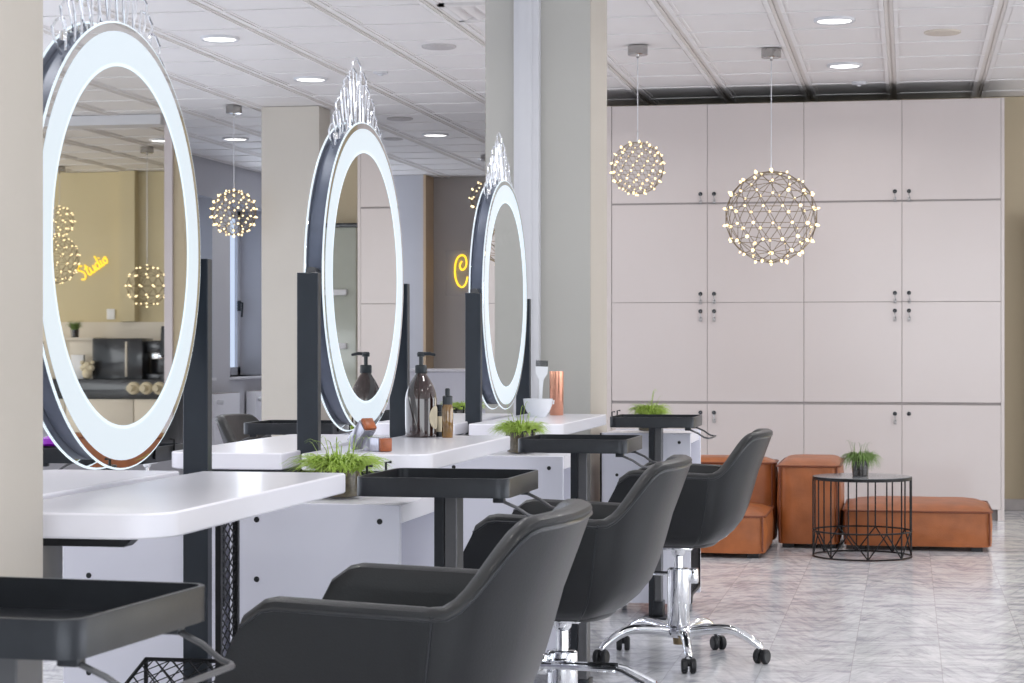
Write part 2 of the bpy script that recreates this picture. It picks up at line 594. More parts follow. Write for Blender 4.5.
# left wall with two deep window recesses
XL = -6.03
RD = 0.36
mb = MB()
mb.box(XL - 0.6, XL, -4, 15.3, 0, CEIL)
for (a, b_) in ((17.27, 17.75), (19.12, 19.6)):
    mb.box(XL - 0.6, XL, a, b_, 0, CEIL)
for (a, b_) in ((15.3, 17.27), (17.75, 19.12)):
    mb.box(XL - 0.6, XL, a, b_, 0, 0.80)
    mb.box(XL - 0.6, XL, a, b_, 2.39, CEIL)
struct('wall_left', mb, M['wall_cool'])
for idx, (a, b_) in enumerate(((15.3, 17.27), (17.75, 19.14))):
    wf = MB()
    xg = XL - RD
    fw = 0.075
    wf.box(xg - 0.06, xg, a, b_, 0.80, 0.80 + fw)
    wf.box(xg - 0.06, xg, a, b_, 2.39 - fw, 2.39)
    wf.box(xg - 0.06, xg, a, a + fw, 0.8, 2.39)
    wf.box(xg - 0.06, xg, b_ - fw * 1.4, b_, 0.8, 2.39)
    mid = (a + b_) / 2
    wf.box(xg - 0.06, xg + 0.01, mid - 0.06, mid + 0.06, 0.8, 2.39)
    fo = struct('window_%d' % (idx + 1), wf, M['window_frame'])
    p = MB(); p.box(xg - 0.04, xg - 0.03, a + 0.02, b_ - 0.02, 0.82, 2.37); p.build('window_pane', M['sky_glass'], fo)
    s_ = MB(); s_.box(XL - RD, XL + 0.04, a - 0.02, b_ + 0.0, 0.775, 0.80, 0.004); s_.build('window_sill', M['trim_white'], fo)
    h = MB(); h.box(xg, xg + 0.03, b_ - 0.12, b_ - 0.09, 1.42, 1.52, 0.004); h.tube([(xg + 0.03, b_ - 0.105, 1.5), (xg + 0.05, b_ - 0.105, 1.5), (xg + 0.05, b_ - 0.13, 1.36)], 0.01)
    h.build('window_handle', M['plastic_black'], fo)
    if idx == 0:
        bl = MB(); bl.box(XL - RD + 0.02, XL - RD + 0.12, a, b_, 2.27, 2.39, 0.01); bl.build('blind_cassette', M['dark_glossy'], fo)
# radiators under the windows
for k, (a, b_, lab) in enumerate(((17.0, 17.7, 'white panel radiator on left wall, nearer one beside dark post'), (18.15, 19.0, 'white panel radiator on left wall under the tall window'))):
    t = thing('radiator', lab, 'radiator', (XL + 0.06, (a + b_) / 2, 0.10), 0, 'radiators along the left wall')
    L = (b_ - a) / 2
    p = MB(); p.box(-0.04, 0.05, -L, L, 0, 0.56, 0.008); p.build('panel', M['radiator'], t)
    p = MB(); p.box(-0.035, 0.045, -L + 0.02, L - 0.02, 0.56, 0.566, 0.002)
    p.build('grille', M['cab_gap'], t)
    v = MB(); v.lathe([(0.018, 0), (0.022, 0.01), (0.022, 0.05), (0.016, 0.06)], 12, (0.06, -L + 0.05, 0.49), 'x'); v.build('valve', M['trim_white'], t)

# near column on the left edge of the frame
mb = MB(); mb.box(-1.80, -1.314, 2.50, 2.98, 0, CEIL, 0.004)
struct('wall_near_pillar', mb, M['pillar'], 'cream square pillar in the left foreground')
# far column by the cabinets
mb = MB(); mb.box(-1.715, -1.275, 8.30, 8.76, 0, CEIL)
struct('wall_far_pillar', mb, M['pillar'], 'cream pillar behind the third mirror')
mb = MB(); mb.box(-1.712, -1.277, 8.292, 8.302, 0, CEIL)
struct('wall_far_pillar_face', mb, M['pillar_green'])
mb = MB()
mb.box(-1.585, -1.48, 8.235, 8.292, 0, CEIL, 0.006)
mb.box(-1.565, -1.508, 8.229, 8.236, 0, CEIL, 0.002)
struct('trim_4', mb, M['trim_white'])

# window-front mullions on the right and behind the camera (daylight side)
mb = MB()
for yy in (-3.9, -0.6, 2.7, 6.0, 9.3, 12.6):
    mb.box(8.25, 8.35, yy, yy + 0.12, 0, CEIL)
mb.box(8.25, 8.35, -3.9, 13.2, 2.45, CEIL)
mb.box(8.25, 8.35, -3.9, 13.2, 0, 0.3)
struct('window_3', mb, M['window_frame'])

# ------------------------------------------------------------------ ceiling fittings
dl0 = None
def dl_label(X, Y):
    vis = {(-0.363, 10.43): 'round recessed downlight in the ceiling, front one of the pair above the cabinets',
           (-0.363, 12.12): 'round recessed downlight nearest the top of the white cabinets',
           (-3.60, 10.43): 'round recessed downlight left of the middle mirror crown, the upper of two',
           (-3.60, 12.12): 'round recessed downlight just left of the middle mirror crown',
           (-5.22, 15.5): 'round recessed downlight behind the left sphere pendant cord',
           (-3.60, 15.5): 'round recessed downlight right of the middle mirror, above the grey wall',
           (-3.60, 17.6): 'smallest round recessed downlight, beside the far pillar'}
    for k, v in vis.items():
        if abs(k[0] - X) < 0.01 and abs(k[1] - Y) < 0.01:
            return v, None
    return 'round recessed downlight out of direct view, its row over the salon', 'downlights outside the direct view'
for (X, Y) in downlights:
    area_light('downlight_lamp', (X, Y, CEIL - 0.02), (0, 0, 0), 0.16, LIGHT_W, (1, 0.985, 0.965), spread=radians(150))
    lab, gr = dl_label(X, Y)
    if dl0 is None:
        t = thing('downlight', lab, 'ceiling light', (X, Y, CEIL - 0.012), 0, gr)
        r = MB(); r.lathe([(0.085, 0.004), (0.1, 0.0), (0.104, 0.006), (0.104, 0.02), (0.085, 0.02), (0.085, 0.004)], 32, cap=False); r.build('ring', M['trim_white'], t)
        r = MB(); r.lathe([(0.0, 0.006), (0.086, 0.006), (0.086, 0.012)], 32); r.build('diffuser', M['lamp'], t)
        dl0 = t
    else:
        c = dup(dl0, (X, Y, CEIL - 0.012), label=lab)
        if gr:
            c['group'] = gr
        elif 'group' in c:
            del c['group']
# make sure only the unseen ones share a group
def disc_thing(name, X, Y, mat, label, cat, r=0.095):
    t = MB(); t.lathe([(0.0, -0.004), (r * 0.9, -0.004), (r, 0.0), (r, 0.01)], 28)
    o = t.build(name, mat, None, (X, Y, CEIL - 0.004))
    tag(o, label, cat, None)
    return o
disc_thing('ceiling_speaker', -2.523, 10.95, M['speaker'], 'grey round ceiling speaker left of the far pillar top', 'speaker')
disc_thing('ceiling_speaker', 0.177, 10.95, M['speaker_beige'], 'pale round ceiling speaker at upper right above the cabinets', 'speaker')
disc_thing('ceiling_speaker', -3.60, 14.37, M['speaker'], 'grey round ceiling speaker right of the middle mirror crown, larger looking', 'speaker')
disc_thing('ceiling_speaker', -4.0, 15.75, M['speaker'], 'small faint round ceiling speaker beyond the middle mirror crown', 'speaker', 0.08)
for (xa, ya) in list(vent_tiles)[:1]:
    t = thing('ceiling_vent', 'square white slatted air diffuser in the ceiling by the far pillar', 'air vent', (xa + TILE / 2, ya + TY / 2, CEIL - 0.004))
    f = MB(); h = TILE / 2 - 0.03
    f.box(-h, h, -h, -h + 0.03, 0, 0.02); f.box(-h, h, h - 0.03, h, 0, 0.02); f.box(-h, -h + 0.03, -h, h, 0, 0.02); f.box(h - 0.03, h, -h, h, 0, 0.02)
    f.build('frame', M['ceil'], t)
    for k in range(6):
        xx = -h + 0.06 + k * (2 * h - 0.12) / 5
        s_ = MB(); s_.prism([(xx - 0.028, 0.0), (xx - 0.022, 0.0), (xx + 0.028, 0.022), (xx + 0.022, 0.022)], -h + 0.02, h - 0.02, 'y'); s_.build('slat', M['ceil'], t)
for (X, Y, lab) in ((-3.1, 11.9, 'tiny white sensor plate on the ceiling left of the middle crown'), (-0.3, 12.95, 'tiny white sensor plate on the ceiling just above the cabinets'),
                    (-3.3, 16.6, 'tiny white sensor plate on the ceiling near the farthest downlight')):
    m_ = MB(); m_.lathe([(0.03, 0), (0.045, 0.004), (0.045, 0.02)], 16); m_.lathe([(0.012, -0.008), (0.016, 0.0)], 10)
    tag(m_.build('smoke_detector', M['trim_white'], None, (X, Y, CEIL - 0.014)), lab, 'sensor')

# ------------------------------------------------------------------ wall of white cabinets
YC = 12.99
edges = [-1.857, -1.247, -0.641, -0.037, 0.563]
rows = [0.07, 0.727, 1.355, 1.985, 2.61]

def door_part(parent, xa, xb, za, zb, knob_x, knob_top, keys, ox, oz):
    g = 0.0014
    d = MB(); d.box(xa + g - ox, xb - g - ox, -0.02, 0.0, za + g - oz, zb - g - oz, 0.0015, 1, smooth=False)
    do = d.build('cabinet_door', M['cab_white'], parent)
    if knob_x is None:
        return
    kz = (zb - 0.055) if knob_top else (za + 0.055)
    k = MB(); k.lathe([(0.013, -0.021), (0.013, -0.026), (0.006, -0.03), (0.0, -0.03)], 14, (knob_x - ox, 0, kz - oz), 'y')
    ko = k.build('door_lock', M['dark_glossy'], do)
    if keys:
        q = MB(); q.tube([(knob_x - ox, -0.03, kz - oz), (knob_x - ox, -0.034, kz - oz - 0.02), (knob_x - ox + 0.004, -0.032, kz - oz - 0.045)], 0.003, 6)
        q.box(knob_x - ox - 0.008, knob_x - ox + 0.01, -0.036, -0.03, kz - oz - 0.066, kz - oz - 0.038, 0.002)
        q.build('key_tag', M['clear'], ko)

unit_labels = {('t', 0): 'upper left glossy white double-door cabinet, behind both sphere pendants',
               ('t', 1): 'upper right glossy white double-door cabinet under the ceiling, beside the beige wall',
               ('m', 0): 'middle left glossy white four-door cabinet behind the large sphere pendant',
               ('m', 1): 'middle right glossy white four-door cabinet beside the beige wall',
               ('b', 0): 'bottom left glossy white double-door cabinet behind the tan back cushions',
               ('b', 1): 'bottom right glossy white double-door cabinet behind the wire table and long ottoman'}
for u in (0, 1):
    xa, xm, xb = edges[2 * u], edges[2 * u + 1], edges[2 * u + 2]
    for key, (za, zb) in (('b', (rows[0], rows[1])), ('m', (rows[1], rows[3])), ('t', (rows[3], rows[4]))):
        ox, oz = (xa + xb) / 2, za
        t = thing('storage_cabinet', unit_labels[(key, u)], 'cabinet', (ox, YC, za), 0, 'white wall cabinets')
        w_ = (xb - xa) / 2
        c = MB(); c.box(-w_ + 0.001, w_ - 0.001, -0.014, 0.5, 0.0 if key != 'b' else -0.0, zb - za - 0.0)
        c.build('carcass', M['cab_gap'] if not u else M['cab_gap'], t)
        off = 0.043
        gap = 0.007
        if key == 'm':
            zm = rows[2]
            for (a, b_, kx) in ((xa, xm, xm - off), (xm, xb, xm + off)):
                door_part(t, a, b_, za + 0.002, zm, kx, True, True, ox, oz)
                door_part(t, a, b_, zm, zb - gap, kx, False, True, ox, oz)
        elif key == 't':
            for (a, b_, kx) in ((xa, xm, xm - off), (xm, xb, xm + off)):
                door_part(t, a, b_, za + 0.002, zb, kx, False, True, ox, oz)
        else:
            for (a, b_, kx) in ((xa, xm, xm - off), (xm, xb, xm + off)):
                door_part(t, a, b_, za, zb - gap - 0.006, kx, True, not (u == 1 and b_ == xb), ox, oz)
            p = MB(); p.box(-w_, w_, 0.03, 0.08, -za, 0.0); p.build('plinth', M['cab_gap'], t)
            if u == 1:
                p = MB(); p.box(w_ - 0.02, w_, -0.018, 0.5, -za, 0.0); p.build('foot', M['cab_white'], t)
p = MB(); p.box(0.5632, 0.583, YC - 0.02, YW - 0.001, 0.0, 2.61, 0.001, 1, smooth=False)
tag(p.build('end_board', M['cab_white'], None), 'tall thin white end panel closing the right side of the cabinet wall', 'panel')
p = MB(); p.box(-2.33, -1.859, YC - 0.018, YW - 0.002, 0.0, 2.61, 0.001, 1, smooth=False)
tag(p.build('filler_board', M['cab_white'], None), 'white filler panel at the left end of the cabinet wall, beside the pillar', 'panel')

# display cabinet on the wall right of the white cabinets (seen only in the middle mirror)
t = thing('display_cabinet', 'grey green glass cabinet with white shelves, reflected in the middle mirror', 'cabinet', (1.35, YW - 0.11, 0.08))
b_ = MB(); b_.box(-0.56, 0.56, -0.06, 0.08, 0, 1.82, 0.003); b_.build('body', M['grey_green'], t)
b_ = MB(); b_.box(-0.57, 0.57, -0.07, 0.08, 1.82, 1.85, 0.003); b_.build('top', M['dark_glossy'], t)
for z_ in (0.98, 1.35):
    b_ = MB(); b_.box(-0.50, -0.30, -0.10, -0.06, z_, z_ + 0.04, 0.003); b_.build('shelf', M['trim_white'], t)

# ------------------------------------------------------------------ cognac sofa modules
def cushion(x0, x1, y0, y1, z0, z1, crown=0.03, r=0.05, nx=14, ny=12):
    """boxy upholstered block with rounded corners, crowned top and slightly bulging sides"""
    mb = MB()
    bm = bmesh.new()
    bmesh.ops.create_cube(bm, size=2)
    bmesh.ops.subdivide_edges(bm, edges=list(bm.edges), cuts=11, use_grid_fill=True)
    hx, hy, hz = (x1 - x0) / 2, (y1 - y0) / 2, (z1 - z0) / 2
    for v in bm.verts:
        u = Vector(v.co)
        p = Vector((u.x * hx, u.y * hy, u.z * hz))
        q = Vector((max(-hx + r, min(hx - r, p.x)), max(-hy + r, min(hy - r, p.y)), p.z))
        d = p - q
        if d.length > 1e-6 and (abs(d.x) > 1e-6 and abs(d.y) > 1e-6):
            p = q + d.normalized() * r * max(abs(d.x), abs(d.y)) / r
        wx = max(0, 1 - u.x ** 4); wy = max(0, 1 - u.y ** 4); wz = max(0, 1 - u.z ** 2)
        if u.z > 0.99:
            p.z += crown * (max(0, 1 - abs(u.x) ** 6)) ** 0.7 * (max(0, 1 - abs(u.y) ** 4)) ** 0.7
        bul = 0.010
        if abs(u.x) > 0.99:
            p.x += math.copysign(bul * wz * wy, u.x)
        if abs(u.y) > 0.99:
            p.y += math.copysign(bul * wz * wx, u.y)
        p += Vector((sin(u.y * 9 + u.z * 4) * 0.0012, sin(u.x * 8 + u.z * 6) * 0.0014, sin(u.x * 7) * sin(u.y * 6) * 0.0015))
        v.co = p + Vector(((x0 + x1) / 2, (y0 + y1) / 2, (z0 + z1) / 2))
    mb.from_bm(bm, True)
    return mb


def block_part(t, name, x0, x1, y0, y1, z0, z1, crown):
    o = cushion(x0, x1, y0, y1, z0, z1, crown).build(name, M['tan'], t)
    pp = MB()
    r = 0.045
    for zz in (z1 - 0.002,):
        pp.tube([(a, b, zz) for a, b in rrect(x0 - 0.004, x1 + 0.004, y0 - 0.004, y1 + 0.004, r)], 0.006, 6, closed=True)
    pp.tube([(x1 + 0.001 - 0.012, y0 + 0.007, z0 + 0.01), (x1 - 0.010, y0 + 0.004, (z0 + z1) / 2), (x1 - 0.012, y0 + 0.007, z1)], 0.005, 6)
    pp.tube([(x0 + 0.012, y0 + 0.007, z0 + 0.01), (x0 + 0.010, y0 + 0.004, (z0 + z1) / 2), (x0 + 0.012, y0 + 0.007, z1)], 0.005, 6)
    pp.build('piping', M['tan_dark'], o)
    return o


def feet(t, pts, h=0.025):
    for (x, y) in pts:
        f = MB(); f.box(x - 0.03, x + 0.03, y - 0.03, y + 0.03, 0, h); f.build('foot', M['rubber'], t)

# seat module: v .70 - 1.40
t = thing('sofa', 'cognac leather low seat with back cushion behind the farthest salon chair', 'sofa', (-1.075, 10.45, 0))
block_part(t, 'seat', -0.36, 0.36, 0.0, 0.70, 0.025, 0.215, 0.03)
block_part(t, 'backrest', -0.37, 0.362, 0.735, 1.05, 0.025, 0.445, 0.03)
feet(t, [(-0.3, 0.06), (0.3, 0.06), (0.3, 0.98), (-0.3, 0.98)])
# tall block and long ottoman
t = thing('sofa_block', 'tall cognac leather backrest block left of the wire side table', 'sofa', (-0.52, 11.03, 0))
block_part(t, 'cushion', -0.165, 0.160, 0.0, 0.80, 0.025, 0.44, 0.032)
feet(t, [(-0.11, 0.08), (0.11, 0.08), (0.11, 0.72), (-0.11, 0.72)])
t = thing('ottoman', 'long low cognac leather ottoman stretching right behind the wire side table', 'ottoman', (0.075, 11.00, 0))
block_part(t, 'cushion', -0.41, 0.355, 0.0, 0.80, 0.025, 0.21, 0.036)
feet(t, [(-0.33, 0.08), (0.28, 0.06), (0.28, 0.72), (-0.33, 0.72)])

# ------------------------------------------------------------------ wire side table
t = thing('side_table', 'round black wire side table with slate top in front of the ottoman', 'table', (-0.231, 10.66, 0))
R = 0.25
m_ = MB(); m_.cyl(R - 0.004, 0.402, 0.414, n=48, bev=0.002); m_.build('tabletop', M['slate'], t)
m_ = MB(); m_.lathe([(R - 0.004, 0.396), (R + 0.002, 0.396), (R + 0.002, 0.412), (R - 0.004, 0.412), (R - 0.004, 0.396)], 48, cap=False); m_.build('rim', M['wire_black'], t)
for nm, z_ in (('middle_ring', 0.135), ('base_ring', 0.006)):
    m_ = MB(); m_.tube([(R * cos(2 * pi * k / 48), R * sin(2 * pi * k / 48), z_) for k in range(48)], 0.0045, 6, closed=True); m_.build(nm, M['wire_black'], t)
NB = 16
for k in range(NB):
    a = 2 * pi * (k + 0.35) / NB
    bar = MB(); bar.tube([(R * cos(a), R * sin(a), 0.135 if k % 2 else 0.006), (R * cos(a), R * sin(a), 0.398)], 0.004, 6); bar.build('upright', M['wire_black'], t)
    a2 = 2 * pi * (k + 1.35) / NB
    z0, z1 = (0.135, 0.006) if k % 2 else (0.006, 0.135)
    bar = MB(); bar.tube([(R * cos(a), R * sin(a), z0), (R * cos(a2), R * sin(a2), z1)], 0.0038, 6); bar.build('diagonal', M['wire_black'], t)


# ------------------------------------------------------------------ potted grass
def grass_mesh(rad, height, n, droop, seed, spread=1.0, tall=0, bw=0.0022):
    rnd = random.Random(seed)
    mb = MB()
    for i in range(n + tall):
        a = rnd.uniform(0, 2 * pi)
        r0 = rad * 0.55 * sqrt(rnd.random())
        istall = i >= n
        L = height * (rnd.uniform(0.7, 1.15) if not istall else rnd.uniform(1.5, 2.3))
        out = rad * spread * rnd.uniform(0.25, 1.1) * (0.6 if istall else 1.0)
        h = L * rnd.uniform(0.55, 1.0)
        dr = droop * rnd.uniform(0.4, 1.3) * height * (0.2 if istall else 1)
        pts = []
        b = a + rnd.uniform(-0.5, 0.5)
        for k in range(6):
            s = k / 5
            rr = r0 + out * (s ** 1.3)
            zz = h * sin(s * pi * 0.62) / sin(pi * 0.5) * 1.0 - dr * s ** 3
            ang = a * (1 - s) + b * s
            pts.append(Vector((rr * cos(ang), rr * sin(ang), zz)))
        ww = bw * (0.6 if istall else rnd.uniform(0.7, 1.3))
        vs, fs = [], []
        side = Vector((-sin(b), cos(b), 0.25)).normalized()
        for k, p in enumerate(pts):
            wk = ww * (1 - (k / 5) ** 2 * 0.85)
            vs += [p - side * wk, p + Vector((0, 0, wk * 0.6)), p + side * wk]
        for k in range(5):
            fs += [(3 * k, 3 * k + 1, 3 * k + 4, 3 * k + 3), (3 * k + 1, 3 * k + 2, 3 * k + 5, 3 * k + 4)]
        mb.add(vs, fs, True)
    return mb


def grass_build(t, mb, z, mat):
    me = bpy.data.meshes.new('foliage')
    me.from_pydata(mb.v, [], mb.f)
    me.materials.append(mat)
    o = bpy.data.objects.new('foliage', me)
    o.location = (0, 0, z)
    o.parent = t
    C.objects.link(o)
    return o


def grass_pot(label, loc, seed, pr=0.05, ph=0.068, rad=0.095, hgt=0.055, n=420, tall=16, droop=0.5, potm='pot_brown', gm='grass', group='potted grass plants on the cabinets'):
    t = thing('potted_grass', label, 'plant', loc, 0, group)
    m_ = MB(); m_.lathe([(pr * 0.82, 0), (pr * 0.9, 0.003), (pr, ph), (pr - 0.005, ph), (pr * 0.85 - 0.004, 0.01), (0, 0.01)], 24); m_.build('pot', M[potm], t)
    m_ = MB(); m_.lathe([(pr - 0.006, ph - 0.02), (pr - 0.006, ph - 0.012), (pr * 0.5, ph - 0.006), (0, ph - 0.004)], 18); m_.build('soil', M['soil'], t)
    grass_build(t, grass_mesh(rad, hgt, n, droop, seed, tall=tall), ph - 0.012, M[gm])
    return t

CT = 0.73     # low cabinet top height
grass_pot('bright green grass in brown mossy pot between first and second worktops, the nearest plant', (-1.295, 4.60, CT), 1, rad=0.088, n=620, tall=26, hgt=0.048)
grass_pot('green grass in mossy pot on the low cabinet beside the second black tray', (-1.25, 6.62, CT), 2, rad=0.072, n=560, tall=20)
grass_pot('green grass in small pot behind the farthest black tray', (-1.05, 8.43, CT), 3, rad=0.068, n=520, tall=8, hgt=0.06)
grass_pot('green grass plant seen between the amber bottles and the far dark post', (-2.28, 10.45, 0.69), 4, rad=0.10, n=420, tall=0, hgt=0.05)
t = grass_pot('small drooping fern in smoked glass pot standing on the wire side table', (-0.24, 10.66, 0.414), 5, pr=0.045, ph=0.09, rad=0.085, hgt=0.06, n=420, tall=22, droop=1.1, potm='pot_dark', gm='grass2')
m_ = MB(); m_.lathe([(0.037, 0.0), (0.04, 0.016), (0.0395, 0.018)], 24); m_.build('pot_base', M['clear'], t)
t.location.z += 0.0


# ------------------------------------------------------------------ mirrors with LED band and crown
MR = 0.4255

def make_mirror(label, loc):
    t = thing('vanity_mirror', label, 'mirror', loc, 0, 'round lit mirrors with crowns')
    n = 96
    for sgn in (1, -1):
        s = sgn
        m_ = MB(); m_.lathe([(0, 0.021 * s), (MR - 0.001, 0.021 * s), (MR, 0.0225 * s), (MR, 0.0255 * s), (MR - 0.001, 0.0265 * s), (0, 0.0265 * s)], n, axis='x')
        g = m_.build('glass_disc', M['mirror'], t)
        m_ = MB(); m_.lathe([(MR * 0.963, 0.0264 * s), (MR * 0.963, 0.0272 * s), (MR * 0.817, 0.0272 * s), (MR * 0.817, 0.0264 * s)], n, axis='x', cap=False)
        m_.build('light_band', M['glow_band'], g)
        m_ = MB(); m_.lathe([(MR * 0.822, 0.0268 * s), (MR * 0.822, 0.0274 * s), (MR * 0.807, 0.0274 * s), (MR * 0.807, 0.0268 * s)], n, axis='x', cap=False)
        m_.build('band_inner_edge', M['glow_edge'], g)
        m_ = MB(); m_.tube([(0.024 * s, (MR + 0.0005) * cos(2 * pi * k / n), (MR + 0.0005) * sin(2 * pi * k / n)) for k in range(n)], 0.0024, 6, closed=True)
        m_.build('glowing_edge', M['glow_edge'], g)
    m_ = MB(); m_.lathe([(MR * 0.93, -0.0208), (MR * 0.962, -0.0205), (MR * 0.962, 0.0205), (MR * 0.93, 0.0208)], n, axis='x')
    m_.build('housing', M['drum'], t)
    for sy in (-1, 1):
        m_ = MB(); m_.lathe([(0.012, sy * MR * 0.93), (0.012, sy * (MR + 0.028))], 16, axis='y'); m_.build('pivot', M['grey_metal'], t)
    # crown of looped rods
    N = 13
    for k in range(N):
        u = (k - (N - 1) / 2) / ((N - 1) / 2)
        ang = u * radians(34)
        base = Vector((0, sin(ang), cos(ang))) * (MR * 0.962 + 0.002)
        lean = ang * 0.75
        d = Vector((0, sin(lean), cos(lean)))
        sd = Vector((0, cos(lean), -sin(lean)))
        H = 0.198 * (1 - abs(u) ** 0.85 * 0.68)
        wd = 0.040 - 0.010 * abs(u)
        x_ = 0.0015 * (1 if k % 2 else -1)
        pts = []
        for q in range(17):
            a = q / 16
            if a < 0.5:
                s_ = a * 2; sg = -1
            else:
                s_ = (1 - a) * 2; sg = 1
            wide = wd * (0.35 + 0.65 * sin(min(1, s_ * 1.25) * pi / 2)) * (1 if s_ < 0.8 else sqrt(max(0, 1 - ((s_ - 0.8) / 0.2) ** 2)))
            pts.append(base + d * (H * (s_ if s_ < 0.8 else 0.8 + 0.2 * sin((s_ - 0.8) / 0.2 * pi / 2))) + sd * (sg * wide) + Vector((x_, 0, 0)))
        m_ = MB(); m_.tube(pts, 0.0027, 6); m_.build('crown_loop', M['acrylic'], t)
    m_ = MB(); m_.lathe([(0.007, 0.0), (0.007, 0.014), (0.004, 0.018)], 12, (0.012, -0.262, MR * 0.84)); m_.build('crown_bolt', M['chrome'], t)
    return t

XM = -1.502
MZ = 1.271
mys = (3.725, 5.51, 7.53)
mlabs = ('largest round lit mirror beside the near cream pillar, crown cut by the frame',
         'middle round lit mirror reflecting the pump bottle, full crown visible',
         'smallest and farthest round lit mirror, in front of the far pillar')
m0 = make_mirror(mlabs[0], (XM, mys[0], MZ))
for k in (1, 2):
    dup(m0, (XM, mys[k], MZ), label=mlabs[k])

# ------------------------------------------------------------------ styling stations
DZ = 0.815

def mesh_panel(mb, P0, U, V, nu, nv, r=0.0016):
    """expanded metal: diagonal wires over the parallelogram P0 + U, V"""
    P0, U, V = Vector(P0), Vector(U), Vector(V)
    for i in range(nu):
        for j in range(nv):
            a = P0 + U * (i / nu) + V * (j / nv)
            du, dv = U / nu, V / nv
            c = a + du * 0.5 + dv * 0.5
            mb.tube([a + du * 0.5, a + dv * 0.5], r, 4, smooth=False, caps=False)
            mb.tube([a + dv * 0.5, a + du * 0.5 + dv], r, 4, smooth=False, caps=False)
            mb.tube([a + du * 0.5 + dv, a + du + dv * 0.5], r, 4, smooth=False, caps=False)
            mb.tube([a + du + dv * 0.5, a + du * 0.5], r, 4, smooth=False, caps=False)


def make_station(label, Yc, ymir):
    t = thing('styling_station', label, 'salon desk', (-1.49, Yc, 0), 0, 'white double-sided styling stations')
    L = 0.54
    th = 0.041
    # front (chair side) worktop and back worktop with a slot between
    for (xa, xb, rr) in ((0.022, 0.34, [0.004, 0.075, 0.018, 0.004]), (-0.335, -0.028, [0.07, 0.004, 0.004, 0.05])):
        m_ = MB()
        base = rrect(xa, xb, -L, L, rr, 8)
        ins = rrect(xa + 0.003, xb - 0.003, -L + 0.003, L - 0.003, [max(0.002, q - 0.003) for q in rr], 8)
        n = len(base)
        z0, z1 = DZ - th, DZ
        vs = [(a, b, z0) for a, b in ins] + [(a, b, z0 + 0.003) for a, b in base] + [(a, b, z1 - 0.003) for a, b in base] + [(a, b, z1) for a, b in ins]
        fs = [tuple(range(n))[::-1], tuple(range(3 * n, 4 * n))]
        for q in range(3):
            for i in range(n):
                j = (i + 1) % n
                fs.append((q * n + i, q * n + j, (q + 1) * n + j, (q + 1) * n + i))
        m_.add(vs, fs, True)
        m_.build('worktop', M['desk_white'], t)
    dy = ymir - Yc
    for sy in (-1, 1):
        yy = dy + sy * 0.475
        m_ = MB(); m_.box(-0.038, 0.018, yy - 0.014, yy + 0.014, 0.0, 1.267, 0.0015, 1, smooth=False)
        po = m_.build('post', M['post'], t)
        m_ = MB(); m_.box(-0.09, 0.07, yy - 0.03, yy + 0.03, 0.0, 0.008, 0.002); m_.build('foot_plate', M['grey_metal'], po)
        yb = -L + 0.12 if sy < 0 else L - 0.12
        for xs in (1, -1):
            m_ = MB()
            z1 = DZ - th
            if xs > 0:
                m_.prism([(0.0, z1 - 0.022), (0.235, z1 - 0.022), (0.26, z1), (0.0, z1)], yb - 0.02, yb + 0.02, 'y')
            else:
                m_.prism([(-0.0, z1 - 0.022), (-0.235, z1 - 0.022), (-0.26, z1), (-0.0, z1)], yb - 0.02, yb + 0.02, 'y')
            m_.build('bracket', M['black_metal'], t)
    m_ = MB(); m_.box(-0.016, 0.016, -L + 0.1, L - 0.1, DZ - th - 0.03, DZ - th - 0.001); m_.build('cross_beam', M['black_metal'], t)
    m_ = MB(); m_.box(0.02, 0.07, -L + 0.1, -L + 0.24, 0.56, DZ - th - 0.001, 0.003); m_.build('cable_box', M['grey_metal'], t)
    # tall wire pocket and slanted wire basket under the far end
    w_ = MB()
    y0, y1, xw = L - 0.09, L + 0.02, 0.09
    for yy in (y0, y1):
        w_.box(xw - 0.006, xw + 0.006, yy - 0.006, yy + 0.006, 0.38, DZ - th)
    w_.box(xw - 0.006, xw + 0.006, y0, y1, 0.38, 0.392)
    w_.box(xw - 0.006, xw + 0.006, y0, y1, DZ - th - 0.02, DZ - th)
    fr = w_.build('wire_pocket_frame', M['wire_black'], t)
    w_ = MB(); mesh_panel(w_, (xw, y0, 0.39), (0, y1 - y0, 0), (0, 0, 0.37), 3, 15); w_.build('wire_mesh', M['wire_black'], fr)
    w_ = MB()
    A = Vector((-0.10, y1 - 0.03, 0.415)); B = Vector((0.16, y1 - 0.03, 0.415)); C2 = Vector((0.20, y0 - 0.10, 0.30)); D = Vector((-0.15, y0 - 0.10, 0.30))
    w_.tube([A, B, C2, D], 0.006, 4, closed=True, smooth=False)
    lo = Vector((0, 0, -0.16))
    w_.tube([A + lo, B + lo, C2 + lo, D + lo], 0.005, 4, closed=True, smooth=False)
    for q in (A, B, C2, D):
        w_.tube([q, q + lo], 0.005, 4, smooth=False)
    bf = w_.build('wire_basket_frame', M['wire_black'], t)
    w_ = MB()
    mesh_panel(w_, D, C2 - D, A - D, 9, 6)
    mesh_panel(w_, D + lo, C2 - D, -lo, 9, 4)
    mesh_panel(w_, C2 + lo, B - C2, -lo, 6, 4)
    mesh_panel(w_, A + lo, B - A, -lo, 7, 4)
    w_.build('wire_mesh', M['wire_black'], bf)
    m_ = MB(); m_.box(0.03, 0.05, dy + 0.475, dy + 0.487, 0.52, 0.74, 0.002); m_.build('hinge_plate', M['black_metal'], t)
    return t

stY = (3.60, 5.40, 7.36)
slabs = ('nearest white styling station with dark posts and empty glossy worktop',
         'middle white styling station carrying the amber bottles and orange-ended boxes',
         'farthest white styling station carrying the white bowl and copper cup')
for k in range(3):
    make_station(slabs[k], stY[k], mys[k])


